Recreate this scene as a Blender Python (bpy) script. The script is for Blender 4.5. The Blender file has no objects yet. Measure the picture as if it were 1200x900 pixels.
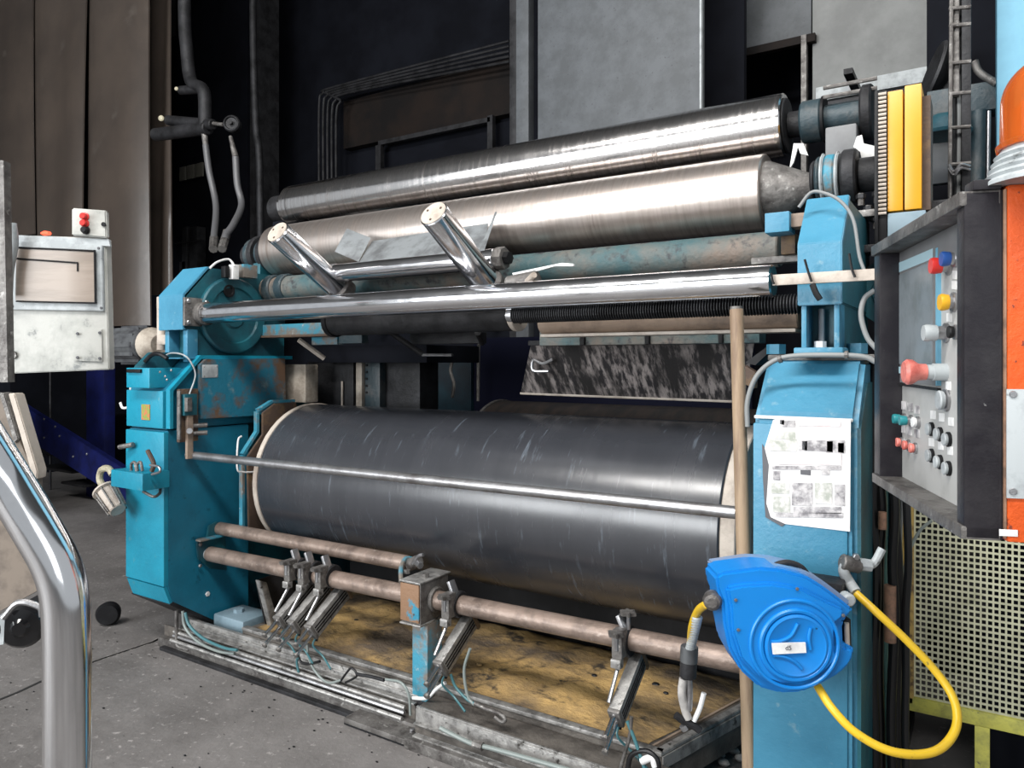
import bpy, bmesh, math, random
from mathutils import Vector, Matrix
random.seed(7)
C = bpy.context.scene
# ------------------------------------------------------------------ camera, light, exposure
FP, HZ, H = 860.0, 424.0, 1.24
A = math.atan(FP/1353.0); S, K = math.sin(A), math.cos(A)
RV, VV, UP = Vector((K, S, 0)), Vector((-S, K, 0)), Vector((0, 0, 1))
cd = bpy.data.cameras.new('camera'); cam = bpy.data.objects.new('camera', cd); C.collection.objects.link(cam)
cam.location = (0, 0, H); cam.rotation_euler = (math.pi/2, 0, A)
cd.sensor_width = 36; cd.lens = FP/1200*36; cd.shift_y = -26/1200; cd.clip_start = .02; cd.clip_end = 100
C.camera = cam
C.view_settings.view_transform = 'Standard'; C.view_settings.look = 'None'
C.view_settings.gamma = 1; C.view_settings.use_curve_mapping = False
C.view_settings.exposure = 0.35
w = bpy.data.worlds.new('hall_daylight'); C.world = w; w.use_nodes = True
w.node_tree.nodes['Background'].inputs[0].default_value = (.90, .95, 1, 1)
w.node_tree.nodes['Background'].inputs[1].default_value = .42
def area(name, loc, target, sx, sy, power, col):
    l = bpy.data.lights.new(name, 'AREA'); l.shape = 'RECTANGLE'; l.size = sx; l.size_y = sy; l.energy = power; l.color = col
    o = bpy.data.objects.new(name, l); C.collection.objects.link(o); o.location = loc
    o.rotation_euler = (Vector(target)-Vector(loc)).to_track_quat('-Z', 'Y').to_euler(); return o
area('skylight', (-.8, -1.2, 5.1), (-1.5, 2.3, .8), 5.4, .9, 480, (1, .98, .95))
area('hall_door_daylight', (-4.2, -5.2, 2.4), (-1.6, 2.2, 1.0), 4.5, 3.2, 470, (.95, .98, 1))
area('side_fill', (3.6, -2.0, 2.4), (-.6, 2.0, 1.0), 2.0, 2.4, 22, (.93, .97, 1))  # weak fill light added from the right, source unseen
area('rear_fill', (.3, 2.9, 5.1), (.1, 4.6, 2.8), 1.6, .8, 34, (1, .98, .95))  # added fill light, unseen, to lift the rear wall and duct

# ------------------------------------------------------------------ where things stand
def ray(x, y): return RV*((x-600)/FP) + VV - UP*((y-HZ)/FP)
O = Vector((0, 0, H))
def aY(x, y, Y): r = ray(x, y); return O + r*(Y/r.y)
def aX(x, y, X): r = ray(x, y); return O + r*(X/r.x)
def aZ(x, y, Z): r = ray(x, y); return O + r*((Z-H)/r.z)
def aD(x, y, d): return O + ray(x, y)*d
def hit(x, y, p, n): r = ray(x, y); return O + r*((Vector(p)-O).dot(n)/r.dot(n))

# ------------------------------------------------------------------ materials
MT = {}
def mat(name, c1, c2=None, sc=6, lo=.45, hi=.65, rough=.6, metal=0, bump=0, bsc=60, st=(1, 1, 1), c3=None, sc3=40, lo3=.6, hi3=.7, r2=None, emit=0, trans=0, det=6, spec=.5):
    m = bpy.data.materials.new(name); m.use_nodes = True; nt = m.node_tree; N, L = nt.nodes, nt.links
    b = N['Principled BSDF']; b.inputs['Roughness'].default_value = rough; b.inputs['Metallic'].default_value = metal; b.inputs['Specular IOR Level'].default_value = spec
    b.inputs['Base Color'].default_value = (*c1, 1)
    tc = N.new('ShaderNodeTexCoord'); mp = N.new('ShaderNodeMapping'); L.new(tc.outputs['Object'], mp.inputs[0]); mp.inputs['Scale'].default_value = st
    def noise(s, d=det):
        n = N.new('ShaderNodeTexNoise'); n.inputs['Scale'].default_value = s; n.inputs['Detail'].default_value = d; n.inputs['Roughness'].default_value = .65
        L.new(mp.outputs[0], n.inputs['Vector']); return n
    def ramp(n, a, z):
        r = N.new('ShaderNodeMapRange'); r.inputs[1].default_value = a; r.inputs[2].default_value = z; L.new(n.outputs['Fac'], r.inputs[0]); return r
    col = None
    def mix(prev, cc, fac):
        x = N.new('ShaderNodeMix'); x.data_type = 'RGBA'
        if prev is None: x.inputs[6].default_value = (*c1, 1)
        else: L.new(prev, x.inputs[6])
        x.inputs[7].default_value = (*cc, 1); L.new(fac.outputs[0], x.inputs[0]); return x.outputs[2]
    if c2:
        r = ramp(noise(sc), lo, hi); col = mix(None, c2, r)
        if r2 is not None:
            q = N.new('ShaderNodeMapRange'); q.inputs[3].default_value = rough; q.inputs[4].default_value = r2
            L.new(r.outputs[0], q.inputs[0]); L.new(q.outputs[0], b.inputs['Roughness'])
    if c3: col = mix(col, c3, ramp(noise(sc3), lo3, hi3))
    if col: L.new(col, b.inputs['Base Color'])
    if bump:
        bn = N.new('ShaderNodeBump'); bn.inputs['Strength'].default_value = bump; bn.inputs['Distance'].default_value = .01
        L.new(noise(bsc).outputs['Fac'], bn.inputs['Height']); L.new(bn.outputs[0], b.inputs['Normal'])
    if emit: b.inputs['Emission Color'].default_value = (*c1, 1); b.inputs['Emission Strength'].default_value = emit
    if trans: b.inputs['Transmission Weight'].default_value = trans
    MT[name] = m; return m
mat('blue', (.055, .235, .36), (.035, .175, .28), 4, .4, .7, .42, c3=(.17, .31, .38), sc3=22, lo3=.60, hi3=.72, bump=.2, bsc=60)
mat('cyan', (.010, .26, .38), (.008, .20, .30), 4, .4, .7, .38, c3=(.08, .25, .29), sc3=30, lo3=.62, hi3=.72, bump=.2, bsc=60)
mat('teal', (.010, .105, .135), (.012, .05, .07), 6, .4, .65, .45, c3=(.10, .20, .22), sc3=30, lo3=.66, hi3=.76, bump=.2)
mat('blue_worn', (.04, .24, .34), (.17, .15, .13), 7, .46, .56, .5, c3=(.30, .36, .38), sc3=30, lo3=.6, hi3=.7, bump=.3)
mat('cyan_shaded', (.010, .165, .26), (.009, .11, .18), 4, .4, .7, .42, c3=(.004, .035, .055), sc3=14, lo3=.62, hi3=.74, bump=.2, bsc=60)  # shaded copy of cyan, the side-face shade put into the colour
mat('blue_rust', (.012, .15, .23), (.13, .075, .045), 6, .47, .60, .55, c3=(.16, .24, .26), sc3=18, lo3=.6, hi3=.75, bump=.3)
mat('teal_rust', (.045, .10, .11), (.17, .135, .11), 2.2, .42, .60, .6, c3=(.03, .03, .035), sc3=25, lo3=.54, hi3=.68, bump=.4)
mat('rust_beige', (.30, .225, .17), (.14, .105, .085), 9, .45, .7, .6, c3=(.05, .13, .15), sc3=5, lo3=.62, hi3=.7, bump=.3)
mat('rust_pipe', (.28, .212, .175), (.12, .088, .072), 14, .42, .68, .38, metal=.35, c3=(.44, .37, .32), sc3=40, lo3=.6, hi3=.75, bump=.25)
mat('steel', (.42, .42, .43), (.22, .21, .21), 12, .45, .7, .35, metal=.85, bump=.15)
mat('steel_dirty', (.20, .19, .18), (.07, .063, .06), 18, .4, .65, .5, metal=.5, c3=(.42, .41, .39), sc3=50, lo3=.60, hi3=.72, bump=.4)
mat('alu', (.40, .39, .375), (.17, .165, .16), 25, .42, .66, .42, metal=.55, c3=(.05, .045, .04), sc3=34, lo3=.58, hi3=.68, bump=.3)
mat('chrome', (.80, .80, .82), (.55, .54, .55), 8, .5, .8, .12, metal=1, bump=.03, r2=.22)
mat('roll_chrome', (.66, .64, .63), (.36, .34, .33), 1.0, .46, .70, .16, metal=1, st=(60, 3, 3), r2=.30, c3=(.20, .19, .19), sc3=.5, lo3=.64, hi3=.72, det=4)
mat('roll_steel', (.56, .50, .46), (.42, .36, .325), 1.0, .42, .64, .32, metal=.9, st=(50, 3, 3), r2=.40, c3=(.26, .21, .18), sc3=.5, lo3=.62, hi3=.74, bump=.05, bsc=4, det=4)
mat('roll_rust', (.06, .045, .038), (.03, .027, .026), 3, .4, .6, .5, metal=.4, st=(8, 2, 2))
mat('rubber_roll', (.030, .032, .038), (.036, .038, .045), .7, .40, .75, .25, st=(14, 2, 2), c3=(.13, .155, .185), sc3=3.2, lo3=.60, hi3=.80, r2=.29, bump=.05, bsc=3, spec=.85)
mat('cream', (.50, .44, .38), (.30, .25, .21), 10, .45, .65, .6, bump=.2)
mat('black', (.007, .007, .008), (.016, .016, .018), 10, .5, .7, .5, spec=.25)
mat('shade_black', (.006, .007, .011), (.003, .0035, .006), 2, .4, .6, .8, spec=.12)  # near-black base stands in for the unlit dark of the hall
mat('shade_brown', (.016, .011, .009), (.008, .007, .007), 2, .4, .6, .7, bump=.2, bsc=10, spec=.15)  # brownish near-black, hall darkness put into the colour
mat('dark_steel', (.034, .034, .037), (.012, .012, .013), 9, .4, .65, .5, metal=.3, bump=.3, spec=.3)  # dark mottled steel, shared by hall and machine parts
mat('grey_duct', (.090, .098, .108), (.066, .072, .078), 7, .4, .6, .6, c3=(.04, .04, .045), sc3=60, lo3=.60, hi3=.68)
mat('grey_wall', (.22, .225, .22), (.165, .168, .165), 3, .4, .6, .7, c3=(.10, .10, .095), sc3=30, lo3=.68, hi3=.74)
mat('curtain', (.085, .067, .055), (.055, .045, .039), 1.3, .35, .65, .32, c3=(.105, .09, .078), sc3=5, lo3=.6, hi3=.8, bump=.15, bsc=8)
mat('floor', (.20, .188, .182), (.11, .102, .098), 1.6, .36, .64, .7, c3=(.33, .31, .30), sc3=42, lo3=.60, hi3=.70, bump=.4, bsc=36)
mat('yellow', (.66, .31, .010), (.58, .27, .010), 5, .4, .7, .35, c3=(.42, .30, .10), sc3=30, lo3=.68, hi3=.72)
mat('yellow_old', (.52, .50, .10), (.33, .32, .08), 16, .45, .6, .6, c3=(.12, .11, .06), sc3=40, lo3=.62, hi3=.7)
mat('yellow_rust', (.40, .27, .08), (.10, .06, .03), 14, .5, .6, .6)
mat('hose_yellow', (.72, .46, .02), (.58, .37, .03), 12, .5, .7, .4, c3=(.25, .18, .04), sc3=50, lo3=.64, hi3=.72)
mat('reel_blue', (.004, .20, .60), (.004, .17, .52), 5, .4, .7, .33, c3=(.08, .26, .55), sc3=40, lo3=.7, hi3=.76)
mat('reel_dust', (.12, .28, .52), (.20, .25, .36), 9, .4, .6, .6)
mat('orange', (.62, .085, .008), (.52, .07, .008), 9, .4, .6, .5, c3=(.16, .03, .015), sc3=60, lo3=.62, hi3=.67, bump=.3)
mat('amber', (.80, .17, .03), (.70, .14, .02), 5, rough=.12, trans=.6)
mat('panel_black', (.014, .0125, .016), (.028, .026, .029), 12, .45, .68, .4, c3=(.13, .13, .13), sc3=60, lo3=.70, hi3=.74, spec=.3, bump=.15)
mat('panel_grey', (.42, .42, .41), (.34, .34, .33), 9, .45, .65, .5, c3=(.24, .235, .23), sc3=30, lo3=.68, hi3=.76)
mat('panel_top', (.17, .175, .18), (.12, .12, .125), 8, .4, .7, .5)
mat('screen', (.20, .23, .25), (.155, .18, .19), 9, .45, .6, .25, c3=(.09, .10, .10), sc3=30, lo3=.70, hi3=.74)
mat('screen_edge', (.36, .52, .58), rough=.4)
mat('cab_cream', (.46, .46, .43), (.33, .335, .31), 8, .42, .62, .5, c3=(.17, .18, .175), sc3=16, lo3=.60, hi3=.70, bump=.15)
mat('cab_grey', (.42, .45, .46), (.28, .30, .31), 14, .45, .62, .5, c3=(.14, .15, .15), sc3=30, lo3=.64, hi3=.7)
mat('window_tan', (.33, .27, .225), (.25, .205, .17), 6, .4, .6, .35, st=(.5, .5, 4))
mat('red', (.60, .03, .025), rough=.35); mat('red_pale', (.72, .22, .18), (.5, .10, .08), 30, rough=.4)
mat('red_lamp', (1, .10, .05), emit=1.2, rough=.3)
mat('green_btn', (.02, .22, .24), rough=.4); mat('blue_btn', (.02, .08, .30), rough=.4); mat('yellow_btn', (.75, .40, .02), rough=.4)
mat('white', (.75, .75, .74), (.60, .60, .60), 30, rough=.5); mat('paper', (.78, .77, .76), (.60, .59, .59), 14, .5, .62, .6)
mat('print_grey', (.20, .19, .20), (.56, .54, .54), 40, .40, .58, .6); mat('print_green', (.36, .38, .33), (.66, .64, .62), 40, .4, .6, .6)
mat('print_pink', (.70, .55, .55), (.76, .70, .70), 20, .4, .6, .6); mat('print_dark', (.10, .10, .11), rough=.6)
mat('tag_orange', (.45, .16, .06), (.20, .28, .06), 60, .45, .55, .6)
mat('navy', (.008, .012, .085), (.006, .008, .045), 5, .4, .6, .5, spec=.2)
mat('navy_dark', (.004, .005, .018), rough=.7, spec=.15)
mat('sky_blue', (.15, .37, .50), (.12, .31, .43), 4, .4, .6, .6)
mat('blue_grime', (.022, .042, .052), (.075, .08, .08), 14, .48, .68, .45, bump=.3)
mat('tray', (.14, .125, .11), (.06, .053, .047), 9, .4, .6, .6, metal=.2, bump=.4)
mat('powder', (.105, .080, .058), (.46, .30, .12), 3.2, .40, .64, .9, st=(1, 1.5, 1), c3=(.05, .04, .03), sc3=9, lo3=.54, hi3=.66, bump=.8, bsc=30, spec=.2)
mat('hose_grey', (.10, .10, .105), rough=.4); mat('grey_cable', (.22, .23, .23), rough=.5); mat('black_cable', (.008, .008, .009), rough=.4, spec=.4); mat('green_cable', (.12, .28, .26), rough=.5)
mat('copper_wrap', (.30, .17, .11), (.16, .10, .07), 40, rough=.6); mat('teal_hose', (.05, .15, .17), rough=.4); mat('clear_hose', (.20, .23, .22), rough=.35)
mat('drip_sheet', (.34, .30, .285), (.035, .032, .034), 18, .42, .56, .5, metal=.2, st=(3, 1, .7), c3=(.03, .028, .028), sc3=4, lo3=.46, hi3=.60, bump=.3)
mat('plate_steel', (.45, .48, .50), (.25, .26, .27), 12, .45, .65, .4, metal=.6)
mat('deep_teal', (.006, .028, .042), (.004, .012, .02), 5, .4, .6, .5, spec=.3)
mat('rod_chrome', (.84, .84, .86), (.74, .74, .76), 1, .45, .65, .14, metal=1, st=(12, 20, 20), r2=.22)
mat('ceiling_grey', (.13, .13, .13), (.10, .10, .10), 1, rough=.8)
mat('bluish_grey', (.20, .28, .33), (.14, .21, .25), 9, rough=.5)
mat('rust_blue', (.22, .125, .07), (.03, .22, .33), 9, .53, .58, .6, c3=(.06, .04, .03), sc3=30, lo3=.62, hi3=.7, bump=.3)
mat('brown_plate', (.085, .055, .04), (.16, .10, .05), 14, .5, .65, .7, bump=.4)
mat('weathered', (.42, .37, .31), (.25, .21, .17), 12, .45, .62, .7, bump=.3)
mat('mesh_cream', (.50, .50, .36), (.36, .36, .25), 20, .45, .65, .55)
mat('chair_brown', (.19, .155, .125), (.13, .105, .085), 30, rough=.7); mat('wheel_black', (.008, .008, .009), rough=.12)
mat('wood', (.36, .26, .17), (.22, .15, .10), 5, .45, .62, .6, st=(6, 6, .7), bump=.2)
mat('tube_chrome', (.78, .78, .79), (.66, .66, .67), 7, .5, .75, .13, metal=1, c3=(.5, .49, .48), sc3=40, lo3=.72, hi3=.76)
mat('motor', (.10, .105, .11), (.04, .04, .045), 12, rough=.5, metal=.3); mat('lip_dust', (.38, .36, .34), (.17, .16, .155), 30, .4, .55, .9); mat('joint', (.015, .015, .015), rough=.9)
mat('pale_pane', (.16, .155, .13), rough=.4); mat('glove', (.42, .40, .38), (.25, .24, .23), 30, rough=.7)
mat('lamp_cream', (.46, .42, .30), (.28, .25, .18), 30, rough=.5)

# ------------------------------------------------------------------ mesh builder
class MB:
    def __init__(s): s.v = []; s.f = []
    def add(s, vs, fs): n = len(s.v); s.v += [Vector(v) for v in vs]; s.f += [[i+n for i in f] for f in fs]; return s
    def bm(s, b):
        b.verts.ensure_lookup_table(); b.verts.index_update()
        s.add([v.co.copy() for v in b.verts], [[v.index for v in f.verts] for f in b.faces]); b.free(); return s
    def box(s, c, size, rot=None, bev=0):
        b = bmesh.new(); bmesh.ops.create_cube(b, size=1); bmesh.ops.scale(b, vec=Vector(size), verts=b.verts)
        if bev: bmesh.ops.bevel(b, geom=b.edges[:], offset=min(bev, min(size)*.45), segments=2, affect='EDGES', profile=.6)
        if rot is not None: bmesh.ops.rotate(b, cent=(0, 0, 0), matrix=rot, verts=b.verts)
        bmesh.ops.translate(b, vec=Vector(c), verts=b.verts); return s.bm(b)
    def span(s, x0, x1, y0, y1, z0, z1, bev=0): return s.box(((x0+x1)/2, (y0+y1)/2, (z0+z1)/2), (abs(x1-x0), abs(y1-y0), abs(z1-z0)), None, bev)
    def prism(s, pts, off, bev=0):            # polygon of 3D points, pushed along off
        b = bmesh.new(); vs = [b.verts.new(p) for p in pts]; f = b.faces.new(vs)
        g = bmesh.ops.extrude_face_region(b, geom=[f]); bmesh.ops.translate(b, vec=Vector(off), verts=[e for e in g['geom'] if isinstance(e, bmesh.types.BMVert)])
        bmesh.ops.recalc_face_normals(b, faces=b.faces)
        if bev: bmesh.ops.bevel(b, geom=[e for e in b.edges], offset=bev, segments=2, affect='EDGES')
        return s.bm(b)
    def lathe(s, p, d, prof, seg=32, ref=None):   # prof: (distance along d, radius)
        p, d = Vector(p), Vector(d).normalized(); q = d.to_track_quat('Z', 'Y').to_matrix(); vs, fs = [], []
        for (a, r) in prof:
            for k in range(seg):
                t = 2*math.pi*k/seg; vs.append(p + q @ Vector((max(r, 1e-5)*math.cos(t), max(r, 1e-5)*math.sin(t), a)))
        for i in range(len(prof)-1):
            for k in range(seg):
                fs.append([i*seg+k, i*seg+(k+1) % seg, (i+1)*seg+(k+1) % seg, (i+1)*seg+k])
        fs.append(list(range(seg))[::-1]); fs.append([(len(prof)-1)*seg+k for k in range(seg)]); return s.add(vs, fs)
    def cyl(s, a, b, r, r2=None, seg=24, bev=0):
        a, b = Vector(a), Vector(b); L = (b-a).length; r2 = r if r2 is None else r2
        pr = [(0, r-bev), (bev, r), (L-bev, r2), (L, r2-bev)] if bev else [(0, r), (L, r2)]
        return s.lathe(a, b-a, pr, seg)
    def tube(s, pts, r, seg=10, smooth=True, n=8):
        P = [Vector(p) for p in pts]
        if smooth and len(P) > 2:
            Q = []; E = [2*P[0]-P[1]]+P+[2*P[-1]-P[-2]]
            for i in range(1, len(E)-2):
                for j in range(n):
                    t = j/n; a, b, c, d = E[i-1], E[i], E[i+1], E[i+2]
                    Q.append(.5*((2*b)+(c-a)*t+(2*a-5*b+4*c-d)*t*t+(3*b-a-3*c+d)*t**3))
            Q.append(P[-1]); P = Q
        vs, fs = [], []; nrm = None
        for i, p in enumerate(P):
            d = (P[min(i+1, len(P)-1)]-P[max(i-1, 0)]).normalized()
            if nrm is None: nrm = d.orthogonal().normalized()
            nrm = (nrm - d*nrm.dot(d)).normalized(); bn = d.cross(nrm)
            for k in range(seg):
                t = 2*math.pi*k/seg; vs.append(p+(nrm*math.cos(t)+bn*math.sin(t))*r)
        for i in range(len(P)-1):
            for k in range(seg): fs.append([i*seg+k, i*seg+(k+1) % seg, (i+1)*seg+(k+1) % seg, (i+1)*seg+k])
        fs.append(list(range(seg))[::-1]); fs.append([(len(P)-1)*seg+k for k in range(seg)]); return s.add(vs, fs)
    def ball(s, c, r, sc=(1, 1, 1), seg=20):
        b = bmesh.new(); bmesh.ops.create_uvsphere(b, u_segments=seg, v_segments=seg//2, radius=r); bmesh.ops.scale(b, vec=Vector(sc), verts=b.verts); bmesh.ops.translate(b, vec=Vector(c), verts=b.verts); return s.bm(b)
    def build(s, name, m, parent=None, smooth=32):
        off = Vector((0, 0, 0)); q = parent
        while q: off += q.location; q = q.parent
        if parent is None and s.v:
            xs = [v.x for v in s.v]; ys = [v.y for v in s.v]; zs = [v.z for v in s.v]
            off = Vector(((min(xs)+max(xs))/2, (min(ys)+max(ys))/2, min(zs)))
        me = bpy.data.meshes.new(name); me.from_pydata([v-off for v in s.v], [], s.f); me.validate()
        b = bmesh.new(); b.from_mesh(me); bmesh.ops.recalc_face_normals(b, faces=b.faces); b.to_mesh(me); b.free()
        me.materials.append(MT[m]); me.polygons.foreach_set('use_smooth', [True]*len(me.polygons)); me.set_sharp_from_angle(angle=math.radians(smooth))
        o = bpy.data.objects.new(name, me); C.collection.objects.link(o)
        if parent: o.parent = parent
        else: o.location = off
        return o
def thing(name, label, cat, loc, group=None):
    o = bpy.data.objects.new(name, None); o.empty_display_size = .05; C.collection.objects.link(o); o.location = loc
    o['label'] = label; o['category'] = cat
    if group: o['group'] = group
    return o
def tag(o, label, cat, group=None):
    o['label'] = label; o['category'] = cat
    if group: o['group'] = group
    return o
def lab(o, s): o['label'] = s; return o
def struct(o): o['kind'] = 'structure'; return o
def copy_tree(o, delta, label=None):
    c = o.copy(); C.collection.objects.link(c); c.location = o.location+Vector(delta)
    if label: c['label'] = label
    for ch in o.children:
        d = ch.copy(); C.collection.objects.link(d); d.parent = c
        for g in ch.children: e = g.copy(); C.collection.objects.link(e); e.parent = d
    return c
def hex_bolt(p, d, r=.012, h=.01): return MB().lathe(p, d, [(0, r), (h*.8, r), (h, r*.8)], 6)
rotz = lambda a: Matrix.Rotation(a, 3, 'Z')
CAMROT = rotz(A)

# ------------------------------------------------------------------ the setting
PL, PR = -2.82, -.45          # inner planes of the two end frames
b = MB(); b.span(-9, 5, -7, 5.6, -.15, 0); struct(b.build('floor', 'floor'))
# expansion joints, recessed dark seams with chipped lips
for i, pts in enumerate([[(-6, 754), (60, 715+12), (104, 712), (175, 757-8)], [(-20, 604), (200, 590)]][:0]): pass
def seam(pts, wd):
    b = MB()
    for (p, q) in zip(pts, pts[1:]):
        d = (q-p).normalized(); n = Vector((-d.y, d.x, 0))*wd
        b.prism([p-n, q-n, q+n, p+n], (0, 0, .002))
    return b
P = [aZ(x, y, .0) for x, y in [(-30, 832), (20, 812), (52, 797), (112, 775), (178, 753), (188, 748)]]
struct(seam(P, .006).build('trim_1', 'joint'))
struct(seam([p+Vector((0, -.010, 0)) for p in P[3:]], .008).build('trim_4', 'lip_dust'))
b = MB(); b.span(-9, 5, 5.33, 5.5, 0, 5.2); struct(b.build('wall_back', 'shade_black'))
b = MB(); b.span(-9, -8.8, -1.5, 5.5, 0, 5.2); struct(b.build('wall_left', 'shade_black'))
b = MB(); b.span(-9, 5, -7, 5.5, 5.2, 5.35); struct(b.build('ceiling', 'ceiling_grey'))

b = MB()
for k in range(170):
    x_, y_ = random.uniform(-3.6, -1.0), random.uniform(.95, 1.8) if k < 120 else random.uniform(1.78, 1.87)
    b.ball((x_, y_, .002), random.uniform(.0012, .0042), (1.6, 1, .5), 6)
o = tag(b.build('floor_grit', 'black'), 'scattered dark grit and crumbs on the concrete in front of the tray', 'grit'); o['kind'] = 'stuff'
# ------------------------------------------------------------------ background: dark rear of the hall
# brown strip curtains
def strip_curtain(x0, x1, ybot, Y, label, amp=.05, taper=0):
    pts = []; n = 14
    a, z = aY(x0, 200, Y), aY(x1, 200, Y); bot = aY((x0+x1)/2, ybot, Y).z; top = 5.2
    b = MB(); vs, fs = [], []; rows = 10
    for j in range(rows+1):
        t = j/rows
        for i in range(n+1):
            u = i/n; xx = a.x+(z.x-a.x)*(u if taper == 0 else (.5+(u-.5)*(1-taper*t)))
            vs.append((xx, Y-amp*math.sin(math.pi*u)*(1+.3*math.sin(3*t))-.03*math.sin(7*u+2*t), top+(bot-top)*t))
    for j in range(rows):
        for i in range(n): k = j*(n+1)+i; fs.append([k, k+1, k+n+2, k+n+1])
    m = len(vs); vs += [(x, y+.012, zz) for (x, y, zz) in vs]; fs += [[i+m for i in f][::-1] for f in fs]
    ring = [i for i in range(n+1)]+[j*(n+1)+n for j in range(1, rows+1)]+[rows*(n+1)+i for i in range(n-1, -1, -1)]+[j*(n+1) for j in range(rows-1, 0, -1)]
    for p, q in zip(ring, ring[1:]+ring[:1]): fs.append([p, q, q+m, p+m])
    b.add(vs, fs); return tag(b.build('strip_curtain', 'curtain', smooth=60), label, 'curtain', 'brown plastic strips of the rear curtain')
strip_curtain(-70, 42, 285, 3.30, 'wide brown curtain strip furthest left, behind the grey cabinet')
strip_curtain(39, 108, 288, 3.34, 'brown curtain strip with a pale seam, narrowing above the red button box', .05, .28)
strip_curtain(107, 178, 383, 3.42, 'long brown curtain strip with a pale shine, hanging right of the cabinet', .10)
strip_curtain(174, 203, 345, 3.60, 'narrow dark olive strip showing behind the long curtain strip', .02)
# dark columns and panels
def panel(name, m, x0, x1, Y, z0, z1, label, cat, th=.06, bev=.004):
    a, z = aY(x0, 300, Y).x, aY(x1, 300, Y).x
    return tag(MB().span(a, z, Y, Y+th, z0, z1, bev).build(name, m), label, cat)
t_ = thing('steel_column', 'dark steel column between the dark recess and the pale grey duct', 'column', (aY(612, 300, 4.1).x, 4.1, 0))
xs = [aY(x, 100, 4.1).x for x in (597, 606, 611, 624)]
MB().span(xs[0], xs[1], 4.1, 4.3, 0, 5.2, .003).build('flange', 'dark_steel', t_)
MB().span(xs[2]-.01, xs[3], 4.05, 4.12, 0, 5.2, .003).build('flange', 'grey_duct', t_)
MB().span(xs[1], xs[2], 4.13, 4.2, 0, 5.2, .0).build('web', 'shade_black', t_)
t_ = thing('air_duct', 'broad flat grey sheet metal duct hanging behind the upper roll', 'duct', (aY(725, 100, 4.0).x, 4.0, 1.6))
MB().span(aY(630, 100, 4.0).x, aY(822, 100, 4.0).x, 4.0, 4.06, 1.6, 5.2, .006).build('duct_body', 'grey_duct', t_)
MB().span(aY(820.5, 100, 4.0).x, aY(823, 100, 4.0).x, 3.985, 4.02, 1.6, 5.2, .003).build('edge_strip', 'cab_grey', t_)
panel('dark_cladding', 'shade_black', 815, 872, 4.5, 0, 5.2, 'near-black sheet panel right of the grey duct', 'panel')
# right pale wall
Yw = 4.8
px = lambda x, Y=Yw: aY(x, 60, Y).x
zb = aY(1000, 112, Yw).z
struct(MB().span(px(952), px(1180), Yw, Yw+.1, zb, 5.2, .004).build('wall_right_upper', 'grey_wall')).name = 'wall_rear'
struct(MB().span(px(872), px(950), Yw+.02, Yw+.12, aY(905, 52, Yw).z, 5.2, .004).build('trim_2', 'grey_duct'))
struct(MB().prism([aY(956, 103, Yw-.03), aY(956, 119, Yw-.03), aY(1120, 89, Yw-.03), aY(1120, 71, Yw-.03)], (0, .03, 0)).build('trim_3', 'cab_grey'))
t_ = thing('window_post', 'thin rusty post in the black opening left of the pale wall', 'post', (px(944), Yw-.05, 2.2))
MB().span(px(941), px(947), Yw-.06, Yw, 2.4, aY(944, 45, Yw).z).build('post', 'steel_dirty', t_)
MB().span(px(872), px(957), Yw-.05, Yw+.0, aY(905, 53, Yw).z-.05, aY(905, 53, Yw).z, .003).build('rail', 'shade_brown', t_)
t_ = thing('conveyor_rail', 'dark overhead rails running under the pale wall behind the upper roll shaft', 'rail', (px(1020), 4.4, 2.6))
MB().span(px(1000), px(1010), 4.42, 4.8, zb+.0, zb+.03).build('wall_bracket', 'dark_steel', t_)
for yy, th in ((122, .025), (131, .02), (141, .03)):
    a = aY(955, yy+1, 4.4); MB().span(a.x, aY(1125, 100, 4.4).x, 4.4, 4.44, a.z-th, a.z+th*.3, .003).build('rail', 'dark_steel', t_)
# recess in the dark wall, with frame
t_ = thing('dark_hatch', 'black rectangular hatch frame deep in the dark left of the column', 'hatch', (aY(520, 200, 5.2).x, 5.2, 1.5))
Yh = 5.2; q = lambda x, y: aY(x, y, Yh)
MB().span(q(440, 0).x, q(446, 0).x, Yh, Yh+.05, 1.5, q(443, 170).z).build('jamb', 'dark_steel', t_)
MB().span(q(571, 0).x, q(577, 0).x, Yh, Yh+.05, 1.5, q(574, 135).z).build('jamb', 'dark_steel', t_)
MB().span(q(443, 0).x, q(574, 0).x, Yh, Yh+.05, q(510, 152).z-.03, q(510, 152).z+.01).build('lintel', 'dark_steel', t_)
MB().span(q(400, 0).x, q(597, 0).x, Yh+.03, Yh+.12, q(500, 152).z, q(500, 92).z).build('header_panel', 'shade_brown', t_)
t_ = thing('conduit_run', 'bundle of dark conduits bending up from vertical to run along the dark wall', 'conduit', (q(390, 0).x, Yh-.1, 1.5))
for k in range(5):
    e = k*5
    pts = [aY(374+e, 222, Yh-.1-.01*k), aY(374+e, 125+e*.6, Yh-.1-.01*k), aY(379+e, 109+e*.5, Yh-.1-.01*k), aY(395+e*.6, 101+e*.4, Yh-.1-.01*k)]
    pts += [aY(597, 48+k*6, Yh-.1-.01*k)]
    MB().tube(pts, .012, 8, n=6).build('conduit', 'dark_steel', t_)
tag(MB().tube([aY(306, 345, 4.2), aY(304, 190, 4.2), aY(300, 150, 4.2), aY(297, 60, 4.2), aY(296, -60, 4.2)], .030, 16).build('riser_pipe', 'dark_steel'), 'dark vertical pipe rising left of the conduits', 'pipe')
for k, (x0, x1) in enumerate([(212, 250), (292, 296)][:0]): pass
t_ = thing('support_column', 'wide black column behind the hydraulic hoses', 'column', (aY(250, 0, 4.8).x, 4.8, 0))
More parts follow.
